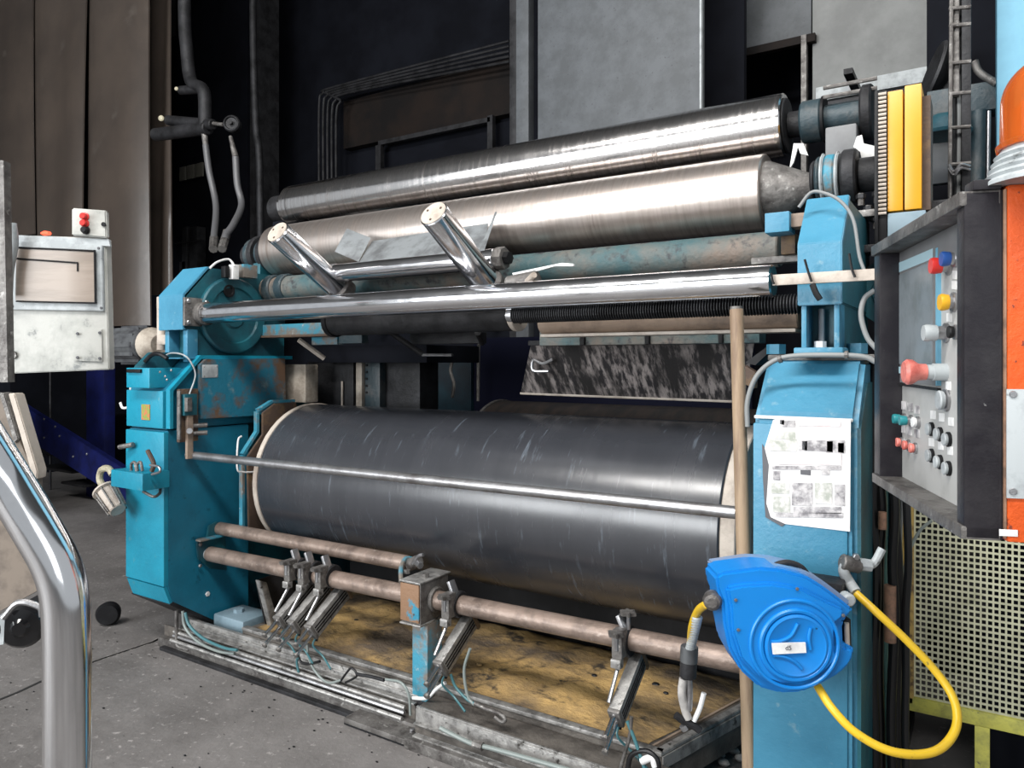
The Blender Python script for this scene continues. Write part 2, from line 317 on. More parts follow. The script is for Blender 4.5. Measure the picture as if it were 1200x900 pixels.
MB().span(aY(206, 0, 4.8).x, aY(290, 0, 4.8).x, 4.8, 5.0, 0, 5.2).build('web', 'shade_black', t_)
MB().span(aY(293, 0, 4.7).x, aY(298, 0, 4.7).x, 4.7, 5.0, 0, 5.2).build('flange', 'dark_steel', t_)
# small lit panes low in the dark
t_ = thing('dim_window', 'small row of dim panes in the dark behind the hoses', 'window', aY(224, 205, 4.75))
for (x0, x1) in ((210, 217), (219, 227), (228, 237)):
    MB().span(aY(x0, 0, 4.74).x, aY(x1, 0, 4.74).x, 4.74, 4.76, aY(224, 209, 4.74).z, aY(224, 193, 4.74).z, .002).build('pane', 'pale_pane', t_)
t_ = thing('rear_machinery', 'dim grey upright parts of machinery behind the blue end frame', 'machinery', (aY(228, 0, 4.6).x, 4.6, 0))
for (x0, x1, y0, y1) in ((213, 219, 264, 340), (222, 231, 266, 340), (210, 217, 305, 345)):
    MB().span(aY(x0, 0, 4.6).x, aY(x1, 0, 4.6).x, 4.6, 4.7, aY(224, y1, 4.6).z, aY(224, y0, 4.6).z, .004).build('upright', 'dark_steel', t_)
MB().cyl(aY(205, 285, 4.58), aY(240, 282, 4.58), .01).build('tie_bar', 'dark_steel', t_)

# valve manifold with hydraulic hoses
Yv = 3.05
v = lambda x, y, Y=Yv: aY(x, y, Y)
t_ = thing('valve_manifold', 'dark pipe manifold with two capped ends and a round valve above the hoses', 'valve', v(235, 150))
MB().tube([v(216, -300), v(216, -8), v(219, 60), v(224, 95), v(237, 104), v(240, 118), v(240, 150)], .042, 14).build('feed_pipe', 'dark_steel', t_)
MB().cyl(v(212, 106), v(240, 104), .03, seg=16).build('stub', 'dark_steel', t_)
MB().lathe(v(212, 106)+Vector((-.0, -.03, 0)), -VV, [(0, .013), (.01, .013), (.014, .008)], 16).build('end_cap', 'lamp_cream', t_)
MB().cyl(v(182, 158), v(244, 150), .045, seg=20, bev=.006).build('manifold_body', 'dark_steel', t_)
MB().cyl(v(197, 141), v(250, 146), .035, seg=20, bev=.006).build('manifold_body', 'dark_steel', t_)
MB().lathe(v(196, 141)+Vector((0, -.04, 0)), -VV, [(0, .020), (.012, .020), (.018, .013)], 18).build('end_cap', 'lamp_cream', t_)
MB().cyl(v(245, 144), v(262, 146), .012).build('link_rod', 'steel_dirty', t_)
MB().lathe(v(270, 146)+Vector((0, .03, 0)), -VV, [(0, .05), (.05, .055), (.06, .048), (.062, .042), (.052, .036), (.05, .012), (.075, .012)], 24).build('valve_dial', 'dark_steel', t_)
MB().cyl(v(239, 151), v(241, 170), .022, .018, 14).build('hose_fitting', 'steel_dirty', t_)
MB().cyl(v(270, 160), v(276, 184), .012, .020, 14).build('hose_fitting', 'steel_dirty', t_)
def hose(name, pts, r, m, label, cat='hose', end=None, group=None):
    o = thing(name, label, cat, Vector(pts[0]), group)
    MB().tube(pts, r, 12).build('hose_line', m, o)
    if end:
        for (p, q, rr) in end: MB().cyl(p, q, rr, seg=8).build('coupling', 'steel_dirty', o)
    return o
hose('hydraulic_hose', [v(241, 170), v(245, 200), v(253, 240), v(251, 275, 2.9), v(250, 285, 2.85)], .021, 'hose_grey', 'left grey hydraulic hose dropping from the manifold to the blue end frame', end=[(v(251, 278, 2.9), v(250, 292, 2.8), .026)])
hose('hydraulic_hose', [v(276, 184), v(278, 215), v(283, 240), v(274, 262, 2.9), v(265, 275, 2.82), v(264, 281, 2.8)], .021, 'hose_grey', 'right grey hydraulic hose curving from the round valve to the blue end frame', end=[(v(266, 272, 2.85), v(260, 292, 2.75), .026)])

# blue steel stair/stringer, left
t_ = thing('stair_stringer', 'dark navy diagonal steel beam with bolts behind the left end frame', 'beam', aY(80, 520, 3.3))
a, z = aY(20, 488, 3.3), aY(215, 610, 3.3); up = Vector((0, 0, .15))
MB().prism([a-up, z-up, z+up*.7, a+up*.9], (0, .06, 0), .004).build('beam', 'navy', t_)
for (x, y) in ((36, 490), (52, 491), (65, 500), (52, 513), (70, 511), (86, 535), (102, 532)):
    hex_bolt(aY(x, y, 3.3), (0, -1, 0), .010, .008).build('bolt', 'steel', t_)
t_ = thing('stair_treads', 'faint grey stair tread edges below the navy beam', 'stair', aY(80, 540, 3.5))
for (x0, y0, x1, y1) in ((38, 528, 65, 533), (56, 546, 98, 552), (85, 564, 112, 568)):
    MB().box((aY(x0, y0, 3.5)+aY(x1, y1, 3.5))/2, ((aY(x1, y1, 3.5)-aY(x0, y0, 3.5)).length, .2, .02), rotz(0)).build('tread', 'dark_steel', t_)
tag(MB().span(aY(101, 0, 3.6).x, aY(122, 0, 3.6).x, 3.6, 3.7, 0, 1.3, .004).build('navy_post', 'navy'), 'vertical navy steel post behind the left end frame', 'post')
tag(MB().cyl(aY(59, 430, 3.6), Vector((aY(59, 495, 3.6).x, 3.6, 0)), .01).build('thin_rod', 'dark_steel'), 'thin dark vertical rod under the grey cabinet', 'rod')
tag(MB().span(-7.5, -4.2, 4.0, 4.6, 0, .7).build('dark_plinth', 'shade_black'), 'black low plinth in the shadow behind the navy beam', 'plinth')

# ------------------------------------------------------------------ left end frame of the mill
def zz(h): return H-h
def yz(X, pts): return [Vector((X, y, zz(h))) for (y, h) in pts]
t_ = LF = thing('mill_end_frame', 'left blue cast end frame of the roll mill with rusty side plate', 'machine frame', (-2.96, 2.1, 0))
low = [(1.79, .285), (1.79, .93), (1.815, 1.00), (2.06, 1.17), (2.19, 1.17), (2.19, .285)]
lo_ = MB().prism(yz(-3.10, low), (.28, 0, 0), .004).build('lower_body', 'cyan_shaded', t_)
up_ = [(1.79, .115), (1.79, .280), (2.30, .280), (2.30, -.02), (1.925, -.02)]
MB().prism(yz(-3.09, up_), (.265, 0, 0), .004).build('upper_body', 'cyan_shaded', t_)
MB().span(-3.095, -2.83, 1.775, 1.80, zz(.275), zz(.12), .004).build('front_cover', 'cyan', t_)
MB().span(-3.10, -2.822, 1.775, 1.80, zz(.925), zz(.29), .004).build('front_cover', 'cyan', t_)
MB().prism(yz(-3.095, [(1.777, .93), (1.805, 1.005), (1.83, 1.005), (1.80, .93)]), (.27, 0, 0)).build('kick_plate', 'cyan', t_)
MB().prism(yz(-3.10, [(1.80, 1.005), (2.06, 1.178), (2.07, 1.165), (1.83, .99)]), (.278, 0, 0)).build('underside_plate', 'dark_steel', t_)
MB().span(-3.05, -2.90, 2.19, 3.1, zz(1.17), zz(.1)).build('rear_body', 'teal', t_)
# raised rib following the bevel
MB().prism(yz(-2.822, [(1.785, .275), (1.785, .115), (1.925, -.028), (2.42, -.028), (2.42, -.012), (1.93, -.012), (1.80, .120), (1.80, .275)]), (.028, 0, 0)).build('edge_rib', 'cyan', t_)
sp = [aX(x, y, -2.80) for x, y in [(231, 428), (238, 421), (331, 420), (332, 474), (300, 487), (232, 491)]]
MB().prism(sp, (.02, 0, 0), .002).build('side_plate', 'blue_rust', t_)
a = aX(246, 435, -2.78); MB().box(a, (.006, .075, .055), None, .002).build('name_plate', 'cab_grey', t_)
for dy in (-.03, .03):
    for dz in (-.02, .02): hex_bolt(a+Vector((.003, dy, dz)), (1, 0, 0), .003, .003).build('screw', 'steel', t_)
a = aY(171, 483, 1.774); MB().box(a, (.06, .004, .065)).build('rating_tag', 'tag_orange', t_)
hex_bolt(aX(243, 696, -2.82), (1, 0, 0), .011, .006).build('plug', 'white', t_)
# top cap box with black handle plate
MB().span(aY(148, 0, 1.73).x, aY(175, 0, 1.73).x, 1.73, 1.88, zz(.108), zz(.025), .004).build('top_box', 'cyan', t_)
MB().prism(yz(-2.98, [(1.74, .10), (1.80, .10), (1.93, -.03), (1.93, -.04), (1.80, -.04), (1.74, .02)]), (.06, 0, 0), .003).build('gland_plate', 'teal', t_)
MB().tube([aY(170, 424, 1.75), aY(178, 416, 1.76), aY(187, 415, 1.76), aY(196, 420, 1.77)], .009, 8).build('handle', 'black', t_)
MB().span(-3.0, -2.90, 1.72, 1.76, zz(.045), zz(.03), .003).build('handle_plate', 'black', t_)
for (x, y) in ((188, 436), (194, 441), (201, 434), (196, 445)): hex_bolt(aY(x, y, 1.735), (0, -1, 0), .005, .004).build('bolt', 'steel', t_)
# foot
MB().span(-2.80, -2.60, 1.99, 2.14, zz(1.17), zz(1.09), .01).build('foot', 'bluish_grey', t_)
MB().cyl((-2.72, 2.06, zz(1.09)), (-2.72, 2.06, zz(1.075)), .022, seg=6).build('foot_bolt', 'bluish_grey', t_)
MB().span(-2.97, -2.62, 1.97, 2.6, 0.0, zz(1.17)).build('foot_pad', 'dark_steel', t_)
# hanging hook at left
tag(MB().tube([aY(153, 447, 1.80), aY(153, 465, 1.80), aY(151, 476, 1.79), aY(144, 478, 1.79), aY(141, 472, 1.79)], .0055, 8).build('cable_hook', 'white'), 'small white hook on the left edge of the left end frame', 'hook')
# bracket with work lamp
t_ = thing('lamp_bracket', 'blue bracket arm with wing bolts on the left end frame', 'bracket', aY(150, 562, 1.70))
MB().span(aY(130, 0, 1.66).x, aY(167, 0, 1.66).x, 1.66, 1.775, aY(150, 573, 1.66).z, aY(150, 553, 1.66).z, .003).build('arm', 'cyan', t_)
for x in (156, 163):
    MB().tube([aY(x-2, 552, 1.69), aY(x-2, 544, 1.69), aY(x+2, 542, 1.69), aY(x+4, 552, 1.69)], .006, 8).build('eye_bolt', 'steel_dirty', t_)
MB().tube([aY(178, 552, 1.70), aY(180, 543, 1.70), aY(173, 528, 1.70)], .009, 8).build('latch', 'brown_plate', t_)
MB().tube([aY(176, 545, 1.68), aY(186, 547, 1.68), aY(187, 553, 1.68), aY(178, 556, 1.68)], .005, 8).build('clip', 'steel', t_)
MB().cyl(aY(140, 524, 1.74), aY(156, 521, 1.76), .011, seg=10).build('pin', 'steel_dirty', t_)
MB().tube([aY(168, 576, 1.70), aY(180, 582, 1.70), aY(187, 578, 1.74), aY(188, 572, 1.76)], .006, 8).build('chain', 'steel_dirty', t_)
t_ = thing('work_lamp', 'dusty finned work lamp hanging from the blue bracket', 'lamp', aY(130, 600, 1.70))
MB().tube([aY(122, 572, 1.7), aY(117, 562, 1.7), aY(119, 551, 1.7), aY(127, 549, 1.7), aY(132, 556, 1.7)], .014, 10).build('yoke', 'lamp_cream', t_)
ax = (aY(146, 612, 1.70)-aY(120, 570, 1.70)); n0 = aY(122, 572, 1.70)
MB().lathe(n0, ax, [(0, .035), (.012, .052), (.02, .052), (.025, .04), (.13, .034), (.135, .03)], 20).build('housing', 'cream', t_)
for k in range(8):
    an = k*math.pi/4; qm = ax.to_track_quat('Z', 'Y').to_matrix(); d = qm @ Vector((math.cos(an), math.sin(an), 0))
    MB().cyl(n0+ax.normalized()*.022+d*.045, n0+ax.normalized()*.13+d*.038, .004, seg=6).build('guard_rib', 'steel_dirty', t_)

# switch bracket for the handrail
t_ = thing('safety_switch', 'rusty limit switch bracket holding the left end of the safety bar', 'switch', aX(225, 500, -2.76))
q = lambda x, y, X=-2.77: aX(x, y, X)
def face(name, m, x0, x1, y0, y1, X, th, par, bev=.002):
    a, z = aX(x0, y0, X), aX(x1, y1, X); return MB().span(X, X+th, a.y, z.y, a.z, z.z, bev).build(name, m, par)
face('back_plate', 'brown_plate', 207, 229, 456, 516, -2.80, .02, t_)
face('switch_body', 'teal', 211, 226, 462, 486, -2.78, .03, t_)
face('switch_body', 'steel_dirty', 216, 222, 466, 482, -2.75, .02, t_)
face('hanger', 'rust_beige', 217, 224, 484, 537, -2.77, .015, t_)
face('side_flange', 'steel_dirty', 207, 209, 458, 515, -2.78, .02, t_)
for y in (499, 508): MB().cyl(q(226, y), q(243, y-1, -2.74), .010, seg=12).build('plunger', 'steel_dirty', t_)
MB().cyl(q(222, 505, -2.75), q(222, 505, -2.73), .012, seg=12).build('knob', 'steel', t_)
hose('switch_cable', [q(229, 440, -2.78), q(224, 425, -2.78), q(215, 416, -2.80), q(200, 414, -2.86), q(190, 420, -2.95)][::-1]+[q(222, 462, -2.77)], .0035, 'cab_grey', 'white cable running over the frame top to the limit switch', 'cable')
# front guide plate beside the roll
t_ = thing('roll_side_plate', 'rust brown plate with pale blue edge beside the left roll end', 'plate', aX(300, 560, -2.68))
pl = [aX(x, y, -2.68) for x, y in [(290, 632), (288, 535), (306, 509), (306, 484), (320, 473), (345, 471), (350, 500), (326, 530), (318, 632)]]
MB().prism(pl, (.012, 0, 0), .002).build('plate', 'brown_plate', t_)
ed = [aX(x, y, -2.70) for x, y in [(283, 626), (283, 533), (300, 506), (300, 482), (316, 472), (342, 471)]]
b = MB()
for p, r_ in zip(ed, ed[1:]): 
    d = (r_-p).normalized(); n = Vector((0, d.z, -d.y))*.012
    b.prism([p, r_, r_-n, p-n], (.022, 0, 0))
b.build('edge', 'blue_worn', t_)
hose('wire_loop', [q(283, 511, -2.66), q(279, 517, -2.66), q(278, 548, -2.66), q(284, 553, -2.66), q(300, 553, -2.66)], .004, 'white', 'white wire loop around the safety bar beside the brown plate', 'wire')

# ------------------------------------------------------------------ rolls
def roll(name, label, X0, X1, Y, h, r, m, ends=(), cat='roll', group=None, seg=96, bev=.004):
    o = thing(name, label, cat, (X0, Y, zz(h)), group)
    MB().lathe((X0, Y, zz(h)), (1, 0, 0), [(0, r-bev), (bev, r), (X1-X0-bev, r), (X1-X0, r-bev)], seg).build('roll_shell', m, o)
    for (nm, mm, x0, x1, rr) in ends: MB().cyl((x0, Y, zz(h)), (x1, Y, zz(h)), rr, seg=48, bev=.003).build(nm, mm, o)
    return o
roll('front_mill_roll', 'large black rubber-coated front mill roll with cream end rims', -2.60, -.62, 2.387, .525, .328, 'rubber_roll',
     [('end_rim', 'cream', -2.625, -2.60, .333), ('end_rim', 'cream', -.62, -.575, .322), ('journal', 'steel_dirty', -2.82, -2.625, .12), ('journal', 'steel_dirty', -.575, -.453, .14)])
roll('rear_mill_roll', 'rust brown rear mill roll just showing behind the black roll', -2.02, -.62, 3.08, .525, .33, 'roll_rust',
     [('end_rim', 'steel_dirty', -2.035, -2.02, .337), ('journal', 'steel_dirty', -2.88, -2.035, .12)])
roll('upper_chrome_roll', 'bright chromed topmost roll with dark circular streaks', -2.93, -.54, 2.55, -.785, .105, 'roll_chrome',
     [('end_collar', 'roll_chrome', -2.965, -2.935, .085), ('journal', 'dark_steel', -3.05, -2.965, .05), ('end_face', 'dark_steel', -.54, -.532, .09),
      ('shaft', 'dark_steel', -.532, aY(940, 0, 2.55).x, .042), ])
roll('lower_steel_roll', 'dull brownish steel roll directly under the topmost chromed roll', -2.87, -.563, 2.40, -.535, .122, 'roll_steel',
     [('journal', 'steel_dirty', -3.0, -2.87, .06)])
# taper cone of lower roll
o = [x for x in C.collection.objects if x.name == 'lower_steel_roll'][0]
MB().lathe((-.563, 2.40, zz(-.535)), (1, 0, 0), [(0, .10), (.01, .098), (.14, .040), (.19, .036)], 32).build('cone', 'steel_dirty', o)
# upper roll bearing, coupling, sprocket
t_ = thing('upper_shaft_bearing', 'grey-green bearing block and coupling on the topmost roll shaft', 'bearing', (-.30, 2.55, zz(-.785)))
Yb, zb_ = 2.55, zz(-.785)
ux = lambda x: aY(x, 0, 2.55).x
MB().cyl((ux(940), Yb, zb_), (ux(965), Yb, zb_), .068, seg=36, bev=.006).build('bearing_block', 'blue_grime', t_)
MB().cyl((ux(965), Yb, zb_), (ux(968), Yb, zb_), .074, seg=36).build('seal_ring', 'black', t_)
MB().cyl((ux(968), Yb, zb_), (ux(1010), Yb, zb_), .044, seg=36).build('coupling', 'blue_grime', t_)
MB().cyl((ux(1010), Yb, zb_), (ux(1024), Yb, zb_), .085, seg=36, bev=.006).build('flange', 'dark_steel', t_)
MB().span(ux(972), ux(1008), 2.47, 2.62, aY(990, 186, 2.5).z, zb_-.05, .006).build('pedestal', 'panel_top', t_)
for k in range(2): MB().cyl((ux(968), Yb-.05, zb_+.085-.03*k), (ux(1030), Yb-.05, zb_+.085-.03*k), .007, seg=8).build('oil_line', 'steel_dirty', t_)
tag(MB().prism([aY(x, y, 2.42) for x, y in [(925, 198), (930, 168), (941, 168), (947, 182), (938, 180), (935, 172), (930, 190)]], (0, .01, 0)).build('paper_rag', 'white'), 'torn white rag scrap hanging under the bearing block', 'rag')
tag(MB().prism([aY(x, y, 2.40) for x, y in [(1004, 160), (1010, 158), (1012, 168), (1025, 171), (1025, 196), (1012, 197), (1008, 178), (1000, 172)]], (0, .012, 0)).build('paper_rag', 'white'), 'crumpled white rag between the bearing and the chain', 'rag')
t_ = thing('lower_shaft_bearing', 'blue ribbed bearing housing on the lower steel roll shaft', 'bearing', (-.3, 2.40, zz(-.535)))
z2 = aY(980, 209, 2.38).z; lx = lambda x: aY(x, 0, 2.38).x
for (x0, x1, r, m) in ((952, 958, .060, 'dark_steel'), (958, 964, .070, 'blue_grime'), (964, 968, .078, 'cab_grey'), (968, 981, .072, 'blue_worn'), (981, 985, .078, 'cab_grey'), (988, 1006, .080, 'dark_steel'), (1006, 1036, .05, 'dark_steel')):
    MB().cyl((lx(x0), 2.38, z2), (lx(x1), 2.38, z2), r, seg=36, bev=.006).build('housing_ring', m, t_)
# sprocket + chain
t_ = thing('drive_chain', 'vertical dark roller chain left of the yellow guard', 'chain', (-.13, 2.45, 1.6))
YC = 2.29
c0 = aY(1034, 110, YC); c1 = aY(1034, 250, YC)
b = MB(); n = 30
for k in range(n):
    z_ = c0.z+(c1.z-c0.z)*k/(n-1); b.cyl((c0.x-.010, YC, z_), (c0.x+.010, YC, z_), .0042, seg=8)
o = b.build('chain_rollers', 'cream', t_); o['kind'] = 'stuff'
MB().span(c0.x-.020, c0.x-.010, YC-.006, YC+.02, c1.z-.3, c0.z+.01, .003).build('side_bar', 'black', t_)
MB().span(c0.x-.020, c0.x+.011, YC+.008, YC+.02, c1.z-.3, c0.z+.012, .003).build('back_plate', 'black', t_)
t_ = thing('chain_guard', 'bright yellow sheet metal chain guard with a centre seam', 'guard', aY(1060, 248, 2.3))
a, m_, z = aY(1040, 248, 2.3), aY(1059, 248, 2.3), aY(1080, 248, 2.3); zt = aY(1060, 104, 2.3).z
MB().span(a.x, m_.x-.002, 2.3, 2.42, a.z, zt, .003).build('cover', 'yellow', t_)
MB().span(m_.x+.002, z.x, 2.3, 2.42, a.z, zt+.008, .003).build('cover', 'yellow', t_)
MB().span(a.x+.01, z.x+.02, 2.33, 2.45, a.z, zt-.02).build('core', 'brown_plate', t_)
tag(MB().span(a.x, z.x+.01, 2.3, 2.42, a.z-.2, a.z-.005, .003).build('guard_base', 'bluish_grey'), 'pale blue-grey block under the yellow chain guard', 'block')
# grimy gearing mass between frame and guard
t_ = thing('gear_unit', 'oily dark gear unit with studs right of the blue arm', 'gearbox', (-.10, 2.45, 1.2))
MB().span(-.205, .02, 2.40, 2.75, .5, 1.70, .01).build('casing', 'dark_steel', t_)
for k, (x, y) in enumerate(((1009, 241), (1028, 238), (1010, 268), (1027, 268), (1018, 255))):
    p = aY(x, y, 2.33); MB().cyl(p, p+Vector((0, 0, .035)), .009, seg=8).build('stud', 'steel_dirty', t_)
    MB().cyl(p+Vector((0, 0, .02)), p+Vector((0, 0, .032)), .014, seg=6).build('nut', 'dark_steel', t_)
p = aY(1004, 252, 2.33); MB().span(p.x, aY(1040, 252, 2.33).x, 2.30, 2.40, p.z-.012, p.z+.008, .003).build('clamp_bar', 'steel_dirty', t_)
p = aY(1000, 293, 2.3); MB().span(p.x, aY(1030, 293, 2.3).x, 2.28, 2.36, p.z-.012, p.z+.010, .003).build('clamp_bar', 'dark_steel', t_)
MB().lathe((-.20, 2.35, zz(-.2)), (0, -1, 0), [(0, .10), (.02, .10), (.02, .06), (.04, .055)], 32).build('hub_cover', 'teal', t_)

# upper arms carrying the rods (left and right)
arm = [(1.866, -.139), (1.866, -.283), (1.98, -.408), (2.40, -.41), (2.40, -.139)]
t_ = thing('upper_arm_bracket', 'left teal bracket with round cover on top of the left end frame', 'bracket', (-2.9, 2.1, zz(-.02)))
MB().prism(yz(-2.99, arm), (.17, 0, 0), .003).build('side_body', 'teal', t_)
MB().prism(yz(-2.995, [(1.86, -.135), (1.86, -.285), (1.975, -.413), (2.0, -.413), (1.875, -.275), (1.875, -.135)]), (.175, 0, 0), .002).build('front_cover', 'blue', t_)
for x0 in (-2.98, -2.85): MB().span(x0, x0+.03, 1.88, 1.93, zz(-.0), zz(-.139), .003).build('leg', 'blue', t_)
MB().span(-2.99, -2.83, 1.93, 2.4, zz(-.02), zz(-.139)).build('web', 'teal', t_)
MB().span(-3.03, -2.81, 1.84, 1.96, zz(-.018), zz(.0)+.012, .003).build('base_flange', 'blue', t_)
cc = aX(272, 370, PL)
MB().lathe(cc, (1, 0, 0), [(0, .17), (.016, .17), (.022, .163), (.022, .125), (.012, .12), (.012, .06), (.02, .05)], 56).build('round_cover', 'teal', t_)
MB().lathe(aX(268, 341, PL+.02), (1, 0, 0), [(0, .028), (.006, .028), (.006, .020), (.001, .018)], 24).build('port', 'black', t_)
c3 = aX(229, 366, PL)
MB().span(PL, PL+.015, c3.y-.06, c3.y+.05, c3.z-.06, c3.z+.06, .004).build('rod_flange', 'steel_dirty', t_)
MB().cyl((PL, 1.942, zz(-.206)), (PL+.05, 1.942, zz(-.206)), .05, seg=28, bev=.004).build('rod_collar', 'steel_dirty', t_)
for sy in (-.045, .04):
    for sz in (-.045, .045): hex_bolt((PL+.015, c3.y+sy, c3.z+sz), (1, 0, 0), .010, .010).build('bolt', 'steel', t_)
face('teal_block', 'blue_worn', 279, 295, 310, 327, -2.80, .04, t_)
face('sensor', 'black', 259, 264, 312, 326, -2.80, .03, t_); face('sensor', 'white', 268, 275, 310, 328, -2.79, .03, t_)
hose('sensor_cable', [aX(246, 314, -2.78), aX(255, 307, -2.78), aX(268, 304, -2.78), aX(275, 312, -2.76)], .005, 'white', 'short white cable over the top of the left teal bracket', 'cable')
t_ = thing('adjusting_spindle', 'cream painted adjusting spindle left of the left teal bracket', 'spindle', aY(190, 400, 1.9))
MB().span(aY(183, 0, 1.9).x, aY(196, 0, 1.9).x, 1.9, 1.98, aY(190, 362, 1.9).z, aY(190, 347, 1.9).z, .006).build('upper_block', 'cream', t_)
MB().cyl(aY(190, 410, 1.94), aY(190, 355, 1.94), .022, seg=14).build('rod', 'cream', t_)
MB().span(aY(184, 0, 1.9).x, aY(199, 0, 1.9).x, 1.9, 1.98, aY(190, 404, 1.9).z, aY(190, 392, 1.9).z, .006).build('lower_block', 'cream', t_)
t_ = thing('drive_motor', 'dark finned electric motor behind the left end frame', 'motor', (aY(160, 400, 2.3).x, 2.3, zz(-.15)))
mc = aY(178, 404, 2.2)
MB().lathe(mc, (-1, .0, 0), [(0, .05), (.02, .09), (.30, .09), (.31, .07)], 28).build('motor_body', 'motor', t_)
MB().span(mc.x-.10, -2.95, mc.y+.02, mc.y+.08, mc.z-.14, mc.z-.08).build('mounting_foot', 'black', t_)
for k in range(12):
    an = k*math.pi/6; MB().span(mc.x-.28, mc.x-.04, mc.y+.09*math.cos(an)-.003, mc.y+.09*math.cos(an)+.003, mc.z+.09*math.sin(an)-.012, mc.z+.09*math.sin(an)+.012).build('fin', 'motor', t_)
MB().lathe(mc, (1, 0, 0), [(0, .09), (.03, .085), (.07, .05)], 28).build('end_bell', 'weathered', t_)

t_ = thing('upper_arm_bracket', 'right sky blue bracket standing on the right end frame', 'bracket', (-.31, 2.0, zz(-.02)))
X0, X1 = -.365, -.272
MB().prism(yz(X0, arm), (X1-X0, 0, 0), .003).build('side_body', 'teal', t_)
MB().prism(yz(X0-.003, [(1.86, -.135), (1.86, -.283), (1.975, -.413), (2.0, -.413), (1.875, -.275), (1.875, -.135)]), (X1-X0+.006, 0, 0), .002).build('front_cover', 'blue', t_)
for x0 in (X0+.004, X1-.016): MB().span(x0, x0+.012, 1.87, 1.95, zz(-.03), zz(-.139), .002).build('leg', 'blue', t_)
MB().span(X0+.01, X1-.005, 1.95, 2.4, zz(-.02), zz(-.139)).build('web', 'teal', t_)
MB().span(X0-.008, X1+.008, 1.84, 1.92, zz(-.012), zz(-.034), .004).build('base_flange', 'blue', t_)
MB().cyl((-.325, 1.91, zz(-.034)), (-.325, 1.91, zz(-.05)), .014, seg=6).build('jack_bolt', 'white', t_)
MB().cyl((-.325, 1.93, zz(-.05)), (-.325, 1.93, zz(-.13)), .008, seg=8).build('jack_stud', 'steel', t_)
for x in (-.44, -.25): MB().cyl((x, 1.96, zz(-.02)), (x, 1.96, zz(-.045)), .024, seg=6).build('cap_bolt', 'blue', t_)
a = aY(896, 250, 1.93); MB().span(a.x, aY(925, 0, 1.93).x, 1.93, 2.0, aY(900, 273, 1.93).z, a.z, .003).build('junction_box', 'blue', t_)
MB().span(aY(925, 0, 1.95).x, X0, 1.95, 2.0, aY(930, 266, 1.95).z, aY(930, 250, 1.95).z, .002).build('wooden_block', 'rust_beige', t_)
MB().span(aY(915, 0, 2.0).x, aY(932, 0, 2.0).x, 2.0, 2.05, aY(920, 298, 2.0).z, aY(920, 274, 2.0).z, .003).build('weight', 'brown_plate', t_)
MB().span(aY(880, 0, 2.02).x, X0, 2.02, 2.05, aY(910, 308, 2.02).z, aY(910, 300, 2.02).z, .003).build('cross_bar', 'steel_dirty', t_)
hose('signal_cable', [aY(x, y, 1.90) for x, y in [(936, 243), (950, 226), (965, 226), (985, 236), (1000, 258), (1007, 300), (1014, 320)]], .0042, 'grey_cable', 'white cable arching over the right blue bracket', 'cable')
hose('signal_cable', [aY(x, y, 1.86) for x, y in [(1025, 340), (1013, 350), (1009, 370), (1016, 395), (1028, 410)]], .006, 'grey_cable', 'grey cable loop between the right blue bracket and the control panel', 'cable')

# ------------------------------------------------------------------ right end frame
t_ = thing('mill_end_frame', 'right sky blue end frame of the roll mill carrying a worn printed sheet', 'machine frame', (-.34, 2.1, 0))
X0, X1 = -.452, -.226
body = [(1.79, .125), (1.79, 1.10), (1.86, 1.20), (2.19, 1.20), (2.9, 1.20), (2.9, -.005), (1.915, -.005)]
MB().prism(yz(X0, body), (X1-X0, 0, 0), .012).build('body', 'blue', t_)
MB().span(X0-.002, X1-.02, 1.783, 1.80, zz(1.08), zz(.145), .006).build('front_cover', 'blue', t_)
MB().span(X0+.0, X1-.01, 1.786, 1.795, zz(.135), zz(.127), .003).build('weld_seam', 'white', t_)
MB().prism(yz(X1-.003, [(1.80, .15), (1.80, 1.15), (2.85, 1.15), (2.85, .05), (1.92, .05)]), (.008, 0, 0)).build('side_cover', 'teal', t_)
MB().span(X0+.0, X1+.02, 1.92, 2.2, zz(-.003), zz(-.018), .004).build('top_plate', 'steel_dirty', t_)
MB().span(X0-.03, X1+.04, 1.80, 2.9, 0, zz(1.20), .004).build('plinth', 'dark_steel', t_)
# hose pipe along bevel
hose('rim_conduit', [aY(x, y, 1.80) for x, y in [(876, 500), (876, 470), (886, 442), (905, 424), (930, 417), (980, 416), (1012, 418), (1026, 424)]], .006, 'grey_cable', 'grey conduit running along the sloped top of the right end frame', 'conduit',
     end=[(aY(912, 421, 1.80), aY(916, 420, 1.80), .010), (aY(990, 416, 1.80), aY(994, 416, 1.80), .010)])
